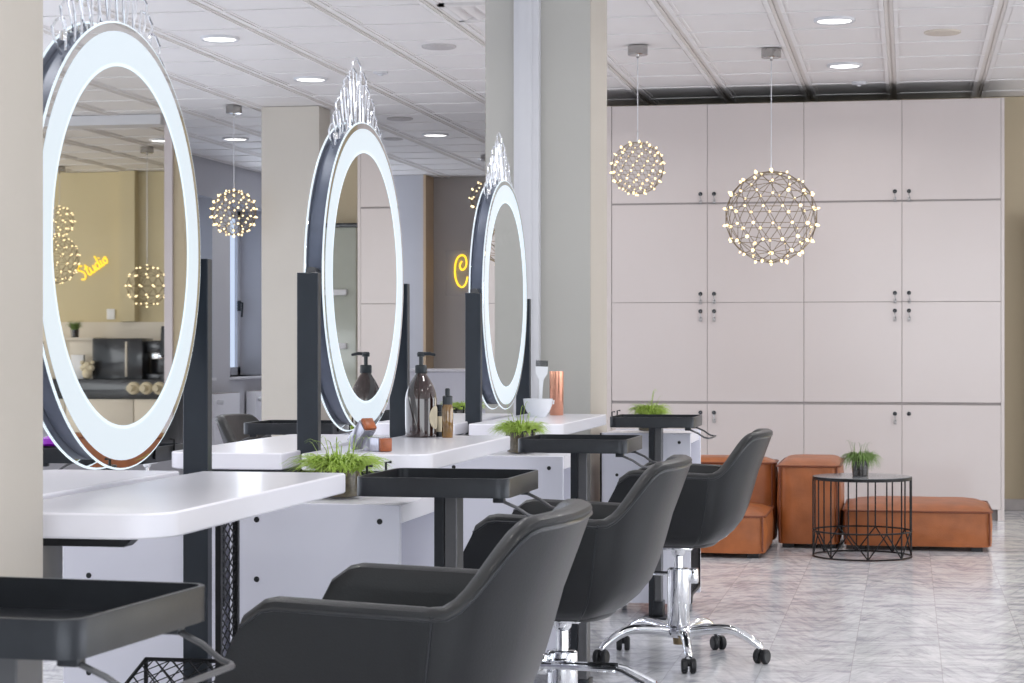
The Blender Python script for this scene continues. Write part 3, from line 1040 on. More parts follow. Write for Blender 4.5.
# ------------------------------------------------------------------ low white cabinets between the stations
def low_cabinet(label, xr, xl, y0, y1, group, side='+x'):
    """xr, xl: right and left x, the near face at y0"""
    t = thing('low_cabinet', label, 'cabinet', ((xr + xl) / 2, y0, 0), 0, group)
    w_ = abs(xr - xl) / 2
    D = y1 - y0
    H = CT
    s = 1 if side == '+x' else -1
    m_ = MB(); m_.box(-w_, w_, 0, 0.018, 0.045, H, 0.0012, 1, smooth=False); nf = m_.build('end_panel', M['panel_white'], t)
    for px_ in (-w_ + 0.062, w_ - 0.045):
        for pz in (H - 0.037, H - 0.17, H - 0.39, H - 0.62):
            c_ = MB(); c_.lathe([(0.0, -0.001), (0.0065, -0.001), (0.0065, 0.002)], 12, (px_, 0, pz), 'y'); c_.build('screw_cap', M['rubber'], nf)
    m_ = MB(); m_.box(-w_, w_, D - 0.018, D, 0.045, H, 0.0012, 1, smooth=False); m_.build('end_panel', M['panel_white'], t)
    m_ = MB(); m_.box(-w_ + 0.001, w_ - 0.006, 0.018, D - 0.018, H - 0.043, H - 0.004); m_.build('top', M['desk_white'], t)
    m_ = MB(); m_.box(-w_ + 0.001, w_ - 0.02, 0.018, D - 0.018, 0.06, 0.09); m_.build('bottom', M['panel_white'], t)
    m_ = MB(); m_.box(-s * (w_ - 0.001), -s * (w_ - 0.012), 0.018, D - 0.018, 0.06, H - 0.043) if s < 0 else m_.box(-w_ + 0.001, -w_ + 0.012, 0.018, D - 0.018, 0.06, H - 0.043)
    m_.build('back_panel', M['panel_white'], t)
    m_ = MB(); m_.box(-w_ + 0.012, w_ - 0.03, 0.018, D - 0.018, 0.40, 0.418); m_.build('shelf', M['panel_white'], t)
    fx = (w_ - 0.004) * s
    f = MB()
    for yy in (0.03, D - 0.03):
        f.box(fx - 0.005, fx + 0.005, yy - 0.006, yy + 0.006, 0.07, 0.40)
    f.box(fx - 0.005, fx + 0.005, 0.03, D - 0.03, 0.07, 0.082); f.box(fx - 0.005, fx + 0.005, 0.03, D - 0.03, 0.39, 0.402)
    fo = f.build('mesh_door', M['wire_black'], t)
    f = MB(); mesh_panel(f, (fx, 0.03, 0.08), (0, D - 0.06, 0), (0, 0, 0.31), 14, 16, 0.0011); f.build('wire_mesh', M['wire_black'], fo)
    for cx in (-w_ + 0.04, w_ - 0.04):
        for cy in (0.04, D - 0.04):
            c_ = MB(); c_.lathe([(0.016, cx - 0.009), (0.02, cx - 0.006), (0.02, cx + 0.006), (0.016, cx + 0.009)], 14, (0, cy, 0.02), 'x')
            c_.box(cx - 0.012, cx + 0.012, cy - 0.012, cy + 0.012, 0.03, 0.046, 0.002)
            c_.build('caster', M['rubber'], t)
    return t

g1 = 'low white cabinets between the stations'
low_cabinet('low white cabinet with black screw caps after the first worktop, behind the nearest chair', -1.098, -1.488, 4.38, 4.82, g1)
low_cabinet('low white cabinet on the far side, seen under the nearest worktop', -1.508, -1.885, 4.38, 4.82, g1, '-x')
low_cabinet('low white cabinet with black screw caps between the second and third worktops', -1.072, -1.488, 6.40, 6.80, g1)
low_cabinet('low white cabinet on the far side between second and third stations', -1.508, -1.885, 6.40, 6.80, g1, '-x')
t = low_cabinet('low white cabinet on casters with mesh side, under the farthest tray', -0.856, -1.215, 8.20, 8.62, g1)
m_ = MB(); m_.box(-0.186, -0.18, -0.004, 0.02, 0.045, CT - 0.002); m_.build('edge_trim', M['wire_black'], t)


# ------------------------------------------------------------------ black trays on columns
def make_tray(label, xc, y0, rotz=0.0):
    t = thing('service_tray_stand', label, 'tray stand', (xc, y0 + 0.17, 0), rotz, 'black tray stands')
    W_, D_ = 0.1665, 0.17
    zt, zb = 0.803, 0.762
    outer = rrect(-W_, W_, -D_, D_, 0.028, 6)
    inner = rrect(-W_ + 0.006, W_ - 0.006, -D_ + 0.006, D_ - 0.006, 0.023, 6)
    n = len(outer)
    def ring(o, z):
        return [(a, b, z) for a, b in o]
    vs = ring(outer, zb) + ring(outer, zt - 0.001) + ring([(a * 0.997, b * 0.997) for a, b in outer], zt) + ring(inner, zt) + ring(inner, zb + 0.004)
    fs = [tuple(range(n))[::-1], tuple(range(4 * n, 5 * n))]
    for q in range(4):
        for i in range(n):
            j = (i + 1) % n
            fs.append((q * n + i, q * n + j, (q + 1) * n + j, (q + 1) * n + i))
    m_ = MB(); m_.add(vs, fs, True); m_.build('tray', M['black_metal'], t)
    m_ = MB(); m_.box(-0.005, 0.023, -0.03, 0.03, 0.006, zb - 0.0005, 0.002, 1, smooth=False); co = m_.build('column', M['grey_metal'], t)
    m_ = MB(); m_.box(-0.028, -0.006, -0.03, 0.0, 0.006, zb - 0.0005, 0.001, 1, smooth=False); m_.build('side_rail', M['black_metal'], co)
    m_ = MB(); m_.box(-0.05, 0.045, -0.06, 0.06, 0.0, 0.01, 0.003); m_.box(-0.012, 0.03, -0.036, 0.036, 0.01, 0.07, 0.003); m_.build('foot', M['black_metal'], t)
    m_ = MB(); m_.box(-0.05, 0.05, -0.05, 0.05, zb - 0.006, zb - 0.0008); m_.build('mount_plate', M['black_metal'], t)
    # tool holder hoop on the right
    ya, yb = -D_ + 0.045, D_ - 0.05
    x0 = W_ - 0.028
    z0 = zb - 0.006
    pts = [(x0, ya, z0), (x0 + 0.01, ya, z0 - 0.004), (x0 + 0.038, ya + 0.002, z0 - 0.016), (x0 + 0.062, ya + 0.006, z0 - 0.032), (x0 + 0.078, ya + 0.012, z0 - 0.036), (x0 + 0.087, ya + 0.03, z0 - 0.035),
           (x0 + 0.090, ya + 0.06, z0 - 0.034), (x0 + 0.090, yb - 0.06, z0 - 0.034), (x0 + 0.087, yb - 0.03, z0 - 0.035), (x0 + 0.078, yb - 0.012, z0 - 0.036), (x0 + 0.062, yb - 0.006, z0 - 0.032), (x0 + 0.038, yb - 0.002, z0 - 0.016),
           (x0 + 0.01, yb, z0 - 0.004), (x0, yb, z0)]
    m_ = MB(); m_.tube(pts, 0.0036, 8); m_.build('tool_hoop', M['grey_metal'], t)
    for yy in (ya, yb):
        m_ = MB(); m_.box(x0 - 0.012, x0 + 0.012, yy - 0.01, yy + 0.01, z0 - 0.006, zb - 0.0005, 0.002); m_.build('hoop_clip', M['black_metal'], t)
    for yy in (-0.06, 0.09):
        m_ = MB(); m_.tube([(-W_ - 0.003, yy, zb + 0.01), (-W_ - 0.004, yy, zt + 0.016), (-W_ + 0.008, yy + 0.004, zt + 0.017)], 0.0032, 6); m_.build('hook', M['wire_black'], t)
    return t

XT = -0.98
make_tray('black tray on column in the near left foreground, out of focus', XT + 0.004, 1.956, radians(-4.5))
make_tray('black tray on column directly behind the nearest salon chair', XT, 4.19, radians(-1.5))
make_tray('black tray on column behind the middle salon chair', XT + 0.003, 6.0, radians(-1))
make_tray('farthest black tray on column with green grass showing behind it', XT, 7.93)
t = make_tray('black tray on the far side, left of the nearest mirror under the purple box', -2.185, 5.22, pi)
t = make_tray('black tray on the far side between first dark post and middle mirror', -2.185, 7.05, pi)
t = make_tray('black tray on the far side seen low behind the middle mirror', -2.05, 8.4, pi)


# ------------------------------------------------------------------ salon chairs
def chair_rim(phi_t):
    pass


def make_chair(label):
    t = thing('salon_chair', label, 'chair', (0, 0, 0), 0, 'black salon chairs')
    # shell: tub open to -x. s in [-1,1] runs from near arm tip round the back to the far arm tip
    def plan(s, k):
        """outline at spread k (0 centre-bottom .. 1 rim)"""
        a_s = abs(s)
        sg = 1 if s > 0 else -1
        xf_rim, xc_rim, ax, by = -0.152, 0.13, 0.166, 0.277
        if a_s > 0.5:
            u = (a_s - 0.5) / 0.5
            x = xc_rim + (xf_rim - xc_rim) * u
            y = sg * (by - 0.012 * u * u)
        else:
            th = (0.5 - a_s) / 0.5 * pi / 2
            c_, s_ = cos(th), sin(th)
            x = xc_rim + ax * (abs(s_) ** 0.86)
            y = sg * by * (abs(c_) ** 0.80)
        return x, y
    NS, NT = 65, 12
    zbot = 0.385
    hs = [0.0, 0.006, 0.022, 0.05, 0.09, 0.15, 0.24, 0.36, 0.5, 0.66, 0.82, 0.94, 1.0]
    ks = [0.16, 0.34, 0.50, 0.63, 0.735, 0.815, 0.875, 0.915, 0.94, 0.962, 0.98, 0.992, 1.0]
    kxs = [0.10, 0.20, 0.31, 0.42, 0.52, 0.62, 0.72, 0.79, 0.85, 0.90, 0.95, 0.985, 1.0]
    def rim_z(s):
        a_s = abs(s)
        arm = 0.652
        top = 0.776
        if a_s < 0.22:
            z = top - 0.004 * (a_s / 0.22) ** 2
        elif a_s < 0.49:
            u = (a_s - 0.22) / 0.27
            u = u * u * (3 - 2 * u)
            z = top - 0.004 + (arm - 0.014 - top + 0.004) * u
        else:
            u = (a_s - 0.49) / 0.51
            z = arm - 0.014 + 0.012 * u
        if a_s > 0.93:
            u = (a_s - 0.93) / 0.07
            z -= 0.03 * (1 - sqrt(max(0, 1 - u * u)))
        return z
    def back_lean(s, z):
        b = max(0.0, 1 - (abs(s) / 0.5) ** 2)
        return b * max(0, (z - 0.62)) * 0.16
    def front_x(s, z):
        """arm front edge runs forward while going down"""
        a_s = abs(s)
        if a_s < 0.7:
            return 0
        u = (a_s - 0.7) / 0.3
        d = max(0.0, 0.65 - z)
        return -u * min(d * 0.62, 0.085) * (1 if z > 0.47 else max(0, (z - 0.385) / 0.085))
    cx, cy = 0.02, 0.0
    TH = 0.042
    rings = []
    for i in range(NS):
        s = -1 + 2 * i / (NS - 1)
        zr = rim_z(s)
        xr, yr = plan(s, 1)
        col = []
        for h, k, kx in zip(hs, ks, kxs):
            z = zbot + (zr - zbot) * h
            kk = kx if abs(s) < 0.5 else (k if abs(s) > 0.75 else kx + (k - kx) * (abs(s) - 0.5) / 0.25)
            x = cx + (xr - cx) * kk + back_lean(s, z) + front_x(s, z)
            y = cy + (yr - cy) * k
            col.append(Vector((x, y, z)))
        # rim roll
        xo = col[-1]
        d = Vector((xr - cx, yr - cy, 0))
        if abs(s) > 0.5:
            nrm = Vector((0, 1 if s > 0 else -1, 0))
        else:
            nrm = d.normalized()
        for a in (30, 70, 110, 150):
            col.append(xo - nrm * (TH / 2) * (1 - cos(radians(a))) + Vector((0, 0, 0.012 * sin(radians(a)))))
        z_in0 = zr
        for q in range(7):
            z = zr - (zr - 0.445) * (q / 6)
            f_ = (z - zbot) / (zr - zbot)
            # follow outer profile
            kk = kb = 1.0
            for m_i in range(len(hs) - 1):
                if hs[m_i] <= f_ <= hs[m_i + 1]:
                    w0 = (f_ - hs[m_i]) / (hs[m_i + 1] - hs[m_i])
                    kk = ks[m_i] + (ks[m_i + 1] - ks[m_i]) * w0
                    kb = kxs[m_i] + (kxs[m_i + 1] - kxs[m_i]) * w0
            kx = kb if abs(s) < 0.5 else (kk if abs(s) > 0.75 else kb + (kk - kb) * (abs(s) - 0.5) / 0.25)
            x = cx + (xr - cx) * kx + back_lean(s, z) + front_x(s, z)
            y = cy + (yr - cy) * kk
            col.append(Vector((x, y, z)) - nrm * TH)
        rings.append(col)
    n = len(rings[0])
    vs = [p for c_ in rings for p in c_]
    fs = []
    for i in range(NS - 1):
        for j in range(n - 1):
            fs.append((i * n + j, (i + 1) * n + j, (i + 1) * n + j + 1, i * n + j + 1))
    # arm tips: close each end column into an end cap
    for i in (0, NS - 1):
        fs.append(tuple(i * n + j for j in range(n)))
    # underside
    fs.append(tuple(i * n for i in range(NS)))
    mb = MB(); mb.add(vs, fs, True)
    sh = mb.build('shell', M['leather'], t)
    # piping just under the rim on the outside, and vertical seams
    pp = MB()
    nh = len(hs)
    pp.tube([rings[i][nh - 2] * 0.35 + rings[i][nh - 1] * 0.65 + Vector((0, 0, 0)) for i in range(NS)], 0.0035, 6)
    pp.build('rim_piping', M['leather_trim'], sh)
    for i in (int(NS * 0.25), NS - 1 - int(NS * 0.25)):
        pp = MB(); pp.tube([rings[i][j] + Vector((0, 0.0006 if rings[i][j].y > 0 else -0.0006, 0)) for j in range(2, nh)], 0.0022, 6)
        pp.build('side_seam', M['leather_trim'], sh)
    # seat cushion
    outl = []
    for i in range(0, NS, 2):
        s = -1 + 2 * i / (NS - 1)
        p = rings[i][-1]
        outl.append((p.x * 0.97, p.y * 0.97))
    outl = [(-0.262, outl[0][1] * 0.9), (-0.245, outl[0][1])] + outl + [(-0.245, outl[-1][1]), (-0.262, outl[-1][1] * 0.9), (-0.268, 0.1), (-0.268, -0.1)]
    n2 = len(outl)
    lv = [(0.90, 0.395), (0.97, 0.405), (1.0, 0.425), (1.0, 0.475), (0.975, 0.492), (0.90, 0.50), (0.6, 0.503), (0.2, 0.504)]
    vs = []
    for (sc_, z) in lv:
        for (a, b) in outl:
            vs.append((-0.02 + (a + 0.02) * sc_, b * sc_, z))
    fs = [tuple(range(n2))[::-1], tuple((len(lv) - 1) * n2 + i for i in range(n2))]
    for q in range(len(lv) - 1):
        for i in range(n2):
            j = (i + 1) % n2
            fs.append((q * n2 + i, q * n2 + j, (q + 1) * n2 + j, (q + 1) * n2 + i))
    mb = MB(); mb.add(vs, fs, True); mb.build('seat', M['leather'], t)
    # under-seat plate and gas column
    mb = MB(); mb.box(-0.05, 0.05, -0.045, 0.045, 0.372, 0.386, 0.004); mb.tube([(0.08, -0.05, 0.396), (0.13, -0.05, 0.412), (0.165, -0.03, 0.432)], 0.010, 8); mb.tube([(0.08, 0.05, 0.396), (0.13, 0.05, 0.412), (0.165, 0.03, 0.432)], 0.010, 8); mb.build('seat_plate', M['chrome'], t)
    mb = MB(); mb.lathe([(0.024, 0.372), (0.022, 0.358), (0.015, 0.350), (0.015, 0.30)], 20, cap=False); mb.build('gas_lift', M['chrome'], t)
    mb = MB(); mb.lathe([(0.0, 0.318), (0.032, 0.318), (0.038, 0.314), (0.038, 0.125), (0.033, 0.118), (0.0, 0.118)], 28); cyl = mb.build('column', M['chrome'], t)
    # pump lever with looped pedal
    mb = MB(); mb.box(-0.066, -0.03, -0.05, -0.012, 0.262, 0.314, 0.006); mb.lathe([(0.0, -0.060), (0.014, -0.060), (0.014, -0.048)], 14, (-0.05, 0, 0.286), 'y'); mb.build('lever_bracket', M['chrome'], cyl)
    mb = MB()
    mb.tube([(-0.052, -0.062, 0.287), (0.05, -0.082, 0.288), (0.15, -0.098, 0.288)], 0.0075, 8)
    mb.tube([(-0.052, -0.045, 0.290), (0.05, -0.055, 0.291), (0.15, -0.062, 0.292)], 0.0075, 8)
    mb.build('lever', M['chrome'], cyl)
    pd = MB()
    pd.tube([(0.148, -0.100, 0.288), (0.165, -0.105, 0.284), (0.238, -0.128, 0.252), (0.245, -0.10, 0.251), (0.242, -0.066, 0.254), (0.17, -0.064, 0.288), (0.15, -0.062, 0.292)], 0.0055, 8)
    pd.build('foot_pedal', M['chrome'], cyl)
    # star base
    mb = MB(); mb.lathe([(0.0, 0.118), (0.045, 0.116), (0.05, 0.10), (0.045, 0.082), (0.0, 0.08)], 24); hub = mb.build('hub', M['chrome'], t)
    mb = MB(); mb.lathe([(0.0, 0.08), (0.02, 0.079), (0.018, 0.055), (0.0, 0.054)], 12); mb.build('hub_cap', M['gold_wire'], hub)
    for k in range(5):
        a = radians(-77 + 72 * k)
        d = Vector((cos(a), sin(a), 0))
        pts, rr = [], []
        for q in range(10):
            u = q / 9
            r = 0.035 + 0.245 * u
            z = 0.100 + 0.014 * sin(u * pi * 0.9) - 0.045 * max(0, u - 0.55) ** 1.6 / 0.45 ** 1.6
            pts.append(d * r + Vector((0, 0, z)))
            rr.append(0.020 - 0.006 * u)
        pts.append(d * 0.284 + Vector((0, 0, 0.052)))
        rr.append(0.0125)
        mb = MB(); mb.tube(pts, rr, 10); lg = mb.build('base_leg', M['chrome'], t)
        ca_ = radians((12, -25, 30, 5, -15)[k]); sd = Vector((cos(ca_), sin(ca_), 0)); rd = Vector((-sin(ca_), cos(ca_), 0)); c_ = d * 0.288
        mb = MB()
        for sgn in (-1, 1):
            prof = [(0.0, 0.0), (0.021, 0.0), (0.025, 0.003), (0.025, 0.013), (0.021, 0.016), (0.0, 0.016)]
            vs, fs = [], []
            nn = 18
            for (r, h) in prof:
                for m_i in range(nn):
                    b = 2 * pi * m_i / nn
                    vs.append(c_ + sd * (sgn * (0.0045 + h * 1.2)) + rd * (r * cos(b)) + Vector((0, 0, 0.025 + r * sin(b))))
            for q in range(len(prof) - 1):
                for m_i in range(nn):
                    m2 = (m_i + 1) % nn
                    fs.append((q * nn + m_i, q * nn + m2, (q + 1) * nn + m2, (q + 1) * nn + m_i))
            mb.add(vs, fs, True)
        mb.tube([c_ - sd * 0.019 + Vector((0, 0, 0.033)), c_ - sd * 0.017 + Vector((0, 0, 0.035)), c_ + sd * 0.017 + Vector((0, 0, 0.035)), c_ + sd * 0.019 + Vector((0, 0, 0.033))], [0.010, 0.012, 0.012, 0.010], 10)
        mb.build('caster', M['rubber'], lg)
    return t


ch0 = make_chair('nearest black leather tub chair in the foreground, cut by the lower frame')
ch0.location = (-0.826, 3.25, 0)
lift0 = [('shell', 0.04), ('seat', 0.04), ('seat_plate', 0.04)]

def place_chair(x, y, rz, label, lift=0.0, first=False):
    o = ch0 if first else dup(ch0, (x, y, 0), rz, label)
    o.location = (x, y, 0)
    return o

chairs = [(-0.85, 5.07, 0.0, 'middle black leather tub chair with its chrome pedal showing', 0.018),
          (-0.775, 7.03, 0.0, 'farthest black leather tub chair, its whole chrome star base visible', 0.008),
          (-2.57, 8.41, pi, 'black tub chair on the far side, beside the tray right of first dark post', 0.0),
          (-4.19, 10.9, 0.0, 'black tub chair deep in background right of the nearest mirror', 0.05)]
objs = [(ch0, 0.038)]
for (x, y, rz, lab, lf) in chairs:
    objs.append((dup(ch0, (x, y, 0), rz, lab), lf))
for (o, lf) in objs:
    for c_ in kids(o):
        n_ = c_.name.split('.')[0]
        if n_ in ('shell', 'seat', 'seat_plate'):
            c_.location.z += lf
        elif n_ == 'gas_lift':
            c_.location.z += lf
        elif n_ == 'column' and abs(o.location.y - 7.03) < 0.01:
            c_.rotation_euler.z = pi


# ------------------------------------------------------------------ pendants
def geodesic(freq):
    phi = (1 + sqrt(5)) / 2
    V = [Vector(p).normalized() for p in ((-1, phi, 0), (1, phi, 0), (-1, -phi, 0), (1, -phi, 0), (0, -1, phi), (0, 1, phi), (0, -1, -phi), (0, 1, -phi), (phi, 0, -1), (phi, 0, 1), (-phi, 0, -1), (-phi, 0, 1))]
    Fc = [(0, 11, 5), (0, 5, 1), (0, 1, 7), (0, 7, 10), (0, 10, 11), (1, 5, 9), (5, 11, 4), (11, 10, 2), (10, 7, 6), (7, 1, 8), (3, 9, 4), (3, 4, 2), (3, 2, 6), (3, 6, 8), (3, 8, 9), (4, 9, 5), (2, 4, 11), (6, 2, 10), (8, 6, 7), (9, 8, 1)]
    verts, idx, edges = [], {}, set()
    def add(p):
        p = p.normalized()
        k = (round(p.x, 4), round(p.y, 4), round(p.z, 4))
        if k not in idx:
            idx[k] = len(verts)
            verts.append(p)
        return idx[k]
    for (a, b, c_) in Fc:
        g = {}
        for i in range(freq + 1):
            for j in range(freq + 1 - i):
                k = freq - i - j
                g[(i, j)] = add((V[a] * i + V[b] * j + V[c_] * k) / freq)
        for i in range(freq):
            for j in range(freq - i):
                p, q, r = g[(i, j)], g[(i + 1, j)], g[(i, j + 1)]
                for e in ((p, q), (q, r), (p, r)):
                    edges.add(tuple(sorted(e)))
    return verts, edges

bulb_me = {}
def bulb_mesh(r):
    key = round(r, 4)
    if key not in bulb_me:
        mb = MB(); mb.lathe([(0, -r), (r * 0.8, -r * 0.5), (r, 0.1 * r), (r * 0.75, r * 0.9), (r * 0.3, r * 1.6), (0, r * 1.8)], 8)
        me = bpy.data.meshes.new('bulb')
        me.from_pydata(mb.v, [], mb.f)
        me.materials.append(M['bulb'])
        for p in me.polygons:
            p.use_smooth = True
        bulb_me[key] = me
    return bulb_me[key]

def make_pendant(label, x, y, zc, R, freq, wire, br, group, bulbs_as_parts=True, rot=0.3, spikes=False):
    t = thing('sphere_pendant', label, 'pendant lamp', (x, y, zc - R), 0, group)
    verts, edges = geodesic(freq)
    rm = Matrix.Rotation(rot, 3, 'Z') @ Matrix.Rotation(0.55, 3, 'X')
    verts = [rm @ v for v in verts]
    m_ = MB()
    for (a, b) in edges:
        m_.tube([verts[a] * R * 0.97 + Vector((0, 0, R)), verts[b] * R * 0.97 + Vector((0, 0, R))], wire, 4, smooth=False, caps=False)
    cg = m_.build('wire_cage', M['gold_wire'], t)
    if bulbs_as_parts:
        for v in verts:
            o = bpy.data.objects.new('bulb', bulb_mesh(br))
            o.location = v * R * 0.985 + Vector((0, 0, R))
            o.scale = (random.uniform(0.65, 1.15),) * 3
            o.rotation_euler = v.to_track_quat('Z', 'Y').to_euler()
            o.parent = t
            C.objects.link(o)
    else:
        m_ = MB()
        for v in verts:
            p = v * R * 0.98 + Vector((0, 0, R))
            m_.lathe([(0, p.z - br), (br, p.z), (0, p.z + br)], 6, (p.x, p.y, 0))
        o = m_.build('bulb_cluster', M['bulb'], t)
        o['kind'] = 'stuff'
    zt = CEIL - (zc - R) - 0.03
    m_ = MB(); m_.tube([(0, 0, 2 * R), (0, 0, zt)], 0.003, 6); m_.build('cord', M['trim_white'], t)
    m_ = MB(); m_.tube([(0, 0, 2 * R - 0.015), (0, 0, 2 * R + 0.05)], [0.006, 0.004], 8); m_.build('ferrule', M['chrome'], t)
    m_ = MB(); m_.lathe([(0.0, zt - 0.022), (0.05, zt - 0.022), (0.055, zt - 0.018), (0.055, zt + 0.028), (0, zt + 0.028)], 28)
    m_.lathe([(0.0, zt - 0.04), (0.008, zt - 0.036), (0.008, zt - 0.022)], 10)
    m_.build('canopy', M['canopy'], t)
    return t

pg = 'wire sphere pendants with small warm bulbs'
def zY(z, v):
    return (z - 0.1896 * v) / 0.98185
make_pendant('small wire sphere pendant hanging nearer the far pillar, before the white cabinets', -1.45, zY(11.2, 1.45), CAM_H + 178 * 11.2 / 2050, 0.148, 3, 0.0016, 0.0064, pg)
make_pendant('largest wire sphere pendant, hanging centrally before the white cabinets', -0.74, zY(11.3, 0.74), CAM_H + 129 * 11.3 / 2050, 0.262, 3, 0.0024, 0.0092, pg, rot=0.1)
make_pendant('wire sphere pendant at left between the nearest mirror and beige pier', -4.52, zY(14.0, 4.52), CAM_H + 133 * 14.0 / 2050, 0.158, 3, 0.0019, 0.0076, pg)
make_pendant('wire sphere pendant half hidden behind the farthest mirror', -3.55, zY(17.6, 3.55), CAM_H + 148 * 17.6 / 2050, 0.15, 2, 0.002, 0.009, pg)
rg = 'wire sphere pendants seen only as reflections'
make_pendant('wire sphere pendant reflected at lower right inside the nearest mirror', 3.2, 16.0, 1.575, 0.175, 2, 0.002, 0.011, rg, False)
make_pendant('wire sphere pendant reflected highest at the left inside the nearest mirror', 4.66, 17.6, 2.22, 0.14, 2, 0.002, 0.011, rg, False)
make_pendant('wire sphere pendant reflected behind the yellow neon in the nearest mirror', 3.62, 15.1, 1.76, 0.20, 3, 0.002, 0.009, rg, False)
make_pendant('wire sphere pendant cut by the right rim of the nearest mirror reflection', 3.25, 17.1, 1.98, 0.12, 2, 0.002, 0.011, rg, False)

# ------------------------------------------------------------------ neon signs
def smooth_path(p, n=5):
    out = []
    P = [Vector(q) for q in p]
    for i in range(len(P) - 1):
        p0, p1, p2, p3 = P[max(i - 1, 0)], P[i], P[i + 1], P[min(i + 2, len(P) - 1)]
        for k in range(n):
            t_ = k / n
            out.append(0.5 * ((2 * p1) + (-p0 + p2) * t_ + (2 * p0 - 5 * p1 + 4 * p2 - p3) * t_ ** 2 + (-p0 + 3 * p1 - 3 * p2 + p3) * t_ ** 3))
    out.append(P[-1])
    return out

zs = 19.0
Ys = 19.456
zc = Ys * 0.98185 + 4.3 * 0.1896
k_ = zc / 2050 / 9.76
xn = -(908 - 462) * zc / 2088
t = thing('neon_sign', 'yellow neon script letter C on clear panel on the dark back wall', 'sign', (xn, Ys, CAM_H + (346 - 271) * zc / 2050))
cp = [(325, 205), (308, 235), (306, 265), (325, 291), (350, 280), (368, 245), (370, 200), (355, 160), (325, 148), (290, 165), (265, 215), (255, 290), (262, 370), (285, 430), (320, 458), (350, 445), (370, 405), (382, 355)]
m_ = MB(); m_.tube(smooth_path([((a - 318) * k_, -0.03, -(b - 300) * k_) for a, b in cp]), 0.009, 8); m_.build('letter', M['neon'], t)
m_ = MB(); m_.box(-0.16, 0.42, -0.012, -0.006, -0.24, 0.20, 0.002); m_.build('backing_panel', M['clear_panel'], t)

# "Studio" neon on the kitchen wall, seen in the nearest mirror
t = thing('neon_sign', 'yellow neon script sign reading Studio, reflected in the nearest mirror', 'sign', (4.70, 18.2425, 1.70))
t.rotation_euler = (0, radians(34), 0)
S = 0.066
letters = {
    'S': ([(0.95, 1.75), (0.75, 2.0), (0.4, 1.95), (0.2, 1.6), (0.5, 1.2), (0.75, 0.8), (0.65, 0.2), (0.25, 0.0), (-0.1, 0.25)], 1.1),
    't': ([(0.35, 1.7), (0.2, 0.8), (0.15, 0.2), (0.4, 0.0), (0.65, 0.3)], 0.7),
    'u': ([(0.0, 0.95), (0.0, 0.3), (0.25, 0.0), (0.55, 0.3), (0.6, 0.95), (0.6, 0.2), (0.8, 0.05)], 0.85),
    'd': ([(0.6, 0.75), (0.3, 0.9), (0.0, 0.5), (0.25, 0.0), (0.6, 0.35), (0.7, 1.9), (0.65, 0.2), (0.9, 0.05)], 0.95),
    'i': ([(0.1, 0.9), (0.05, 0.3), (0.2, 0.0), (0.4, 0.15)], 0.45),
    'o': ([(0.3, 0.9), (0.0, 0.5), (0.25, 0.0), (0.6, 0.4), (0.35, 0.9), (0.7, 0.8)], 0.7)}
xx = 0.0
for chn in 'Studio':
    pts, adv = letters[chn]
    m_ = MB(); m_.tube(smooth_path([(-(a + xx) * S, 0, b * S) for a, b in pts], 4), 0.008, 6)
    if chn == 't':
        m_.tube([(-(xx - 0.05) * S, 0, 1.15 * S), (-(xx + 0.6) * S, 0, 1.2 * S)], 0.008, 6)
    if chn == 'i':
        m_.tube([(-(xx + 0.12) * S, 0, 1.25 * S), (-(xx + 0.18) * S, 0, 1.35 * S)], 0.008, 6)
    m_.build('letter', M['neon'], t)
    xx += adv

# ------------------------------------------------------------------ items on the worktops
def onview(px_, z):           # x position for a pixel column at depth z, and the matching y
    v = (908 - px_) * z / 2088
    return -v, zY(z, v)

# amber pump bottle
x, y = onview(421, 5.97)
t = thing('pump_bottle', 'large brown glass pump bottle with black pump on the middle worktop', 'bottle', (x, y, DZ))
m_ = MB(); m_.lathe([(0.0, 0), (0.043, 0), (0.0465, 0.004), (0.047, 0.11), (0.044, 0.128), (0.036, 0.15), (0.026, 0.168), (0.019, 0.178), (0.016, 0.184), (0.016, 0.19), (0, 0.19)], 40); bo = m_.build('bottle_body', M['amber'], t)
m_ = MB(); m_.lathe([(0.017, 0.186), (0.0175, 0.187), (0.0175, 0.207), (0.015, 0.21), (0, 0.21)], 24); m_.build('collar', M['plastic_black'], t)
m_ = MB(); m_.cyl(0.006, 0.21, 0.236, n=12); m_.lathe([(0, 0.233), (0.011, 0.234), (0.012, 0.244), (0.009, 0.248), (0, 0.248)], 16); m_.tube([(-0.008, 0, 0.242), (0.026, 0, 0.243), (0.043, 0, 0.239)], [0.006, 0.005, 0.0035], 8)
m_.build('pump', M['plastic_black'], t)
# round label wrapped on the right side
vs, fs = [], []
NR, NA = 6, 24
for i in range(NR + 1):
    for j in range(NA):
        r = 0.027 * i / NR
        a = 2 * pi * j / NA
        w0, h0 = r * cos(a), r * sin(a)
        ang = radians(-14) + w0 / 0.0475
        vs.append((0.0476 * cos(ang), 0.0476 * sin(ang), 0.058 + h0 * 1.25))
for i in range(NR):
    for j in range(NA):
        j2 = (j + 1) % NA
        fs.append((i * NA + j, i * NA + j2, (i + 1) * NA + j2, (i + 1) * NA + j))
m_ = MB(); m_.add(vs, fs, True); m_.build('label', M['label_cream'], bo)
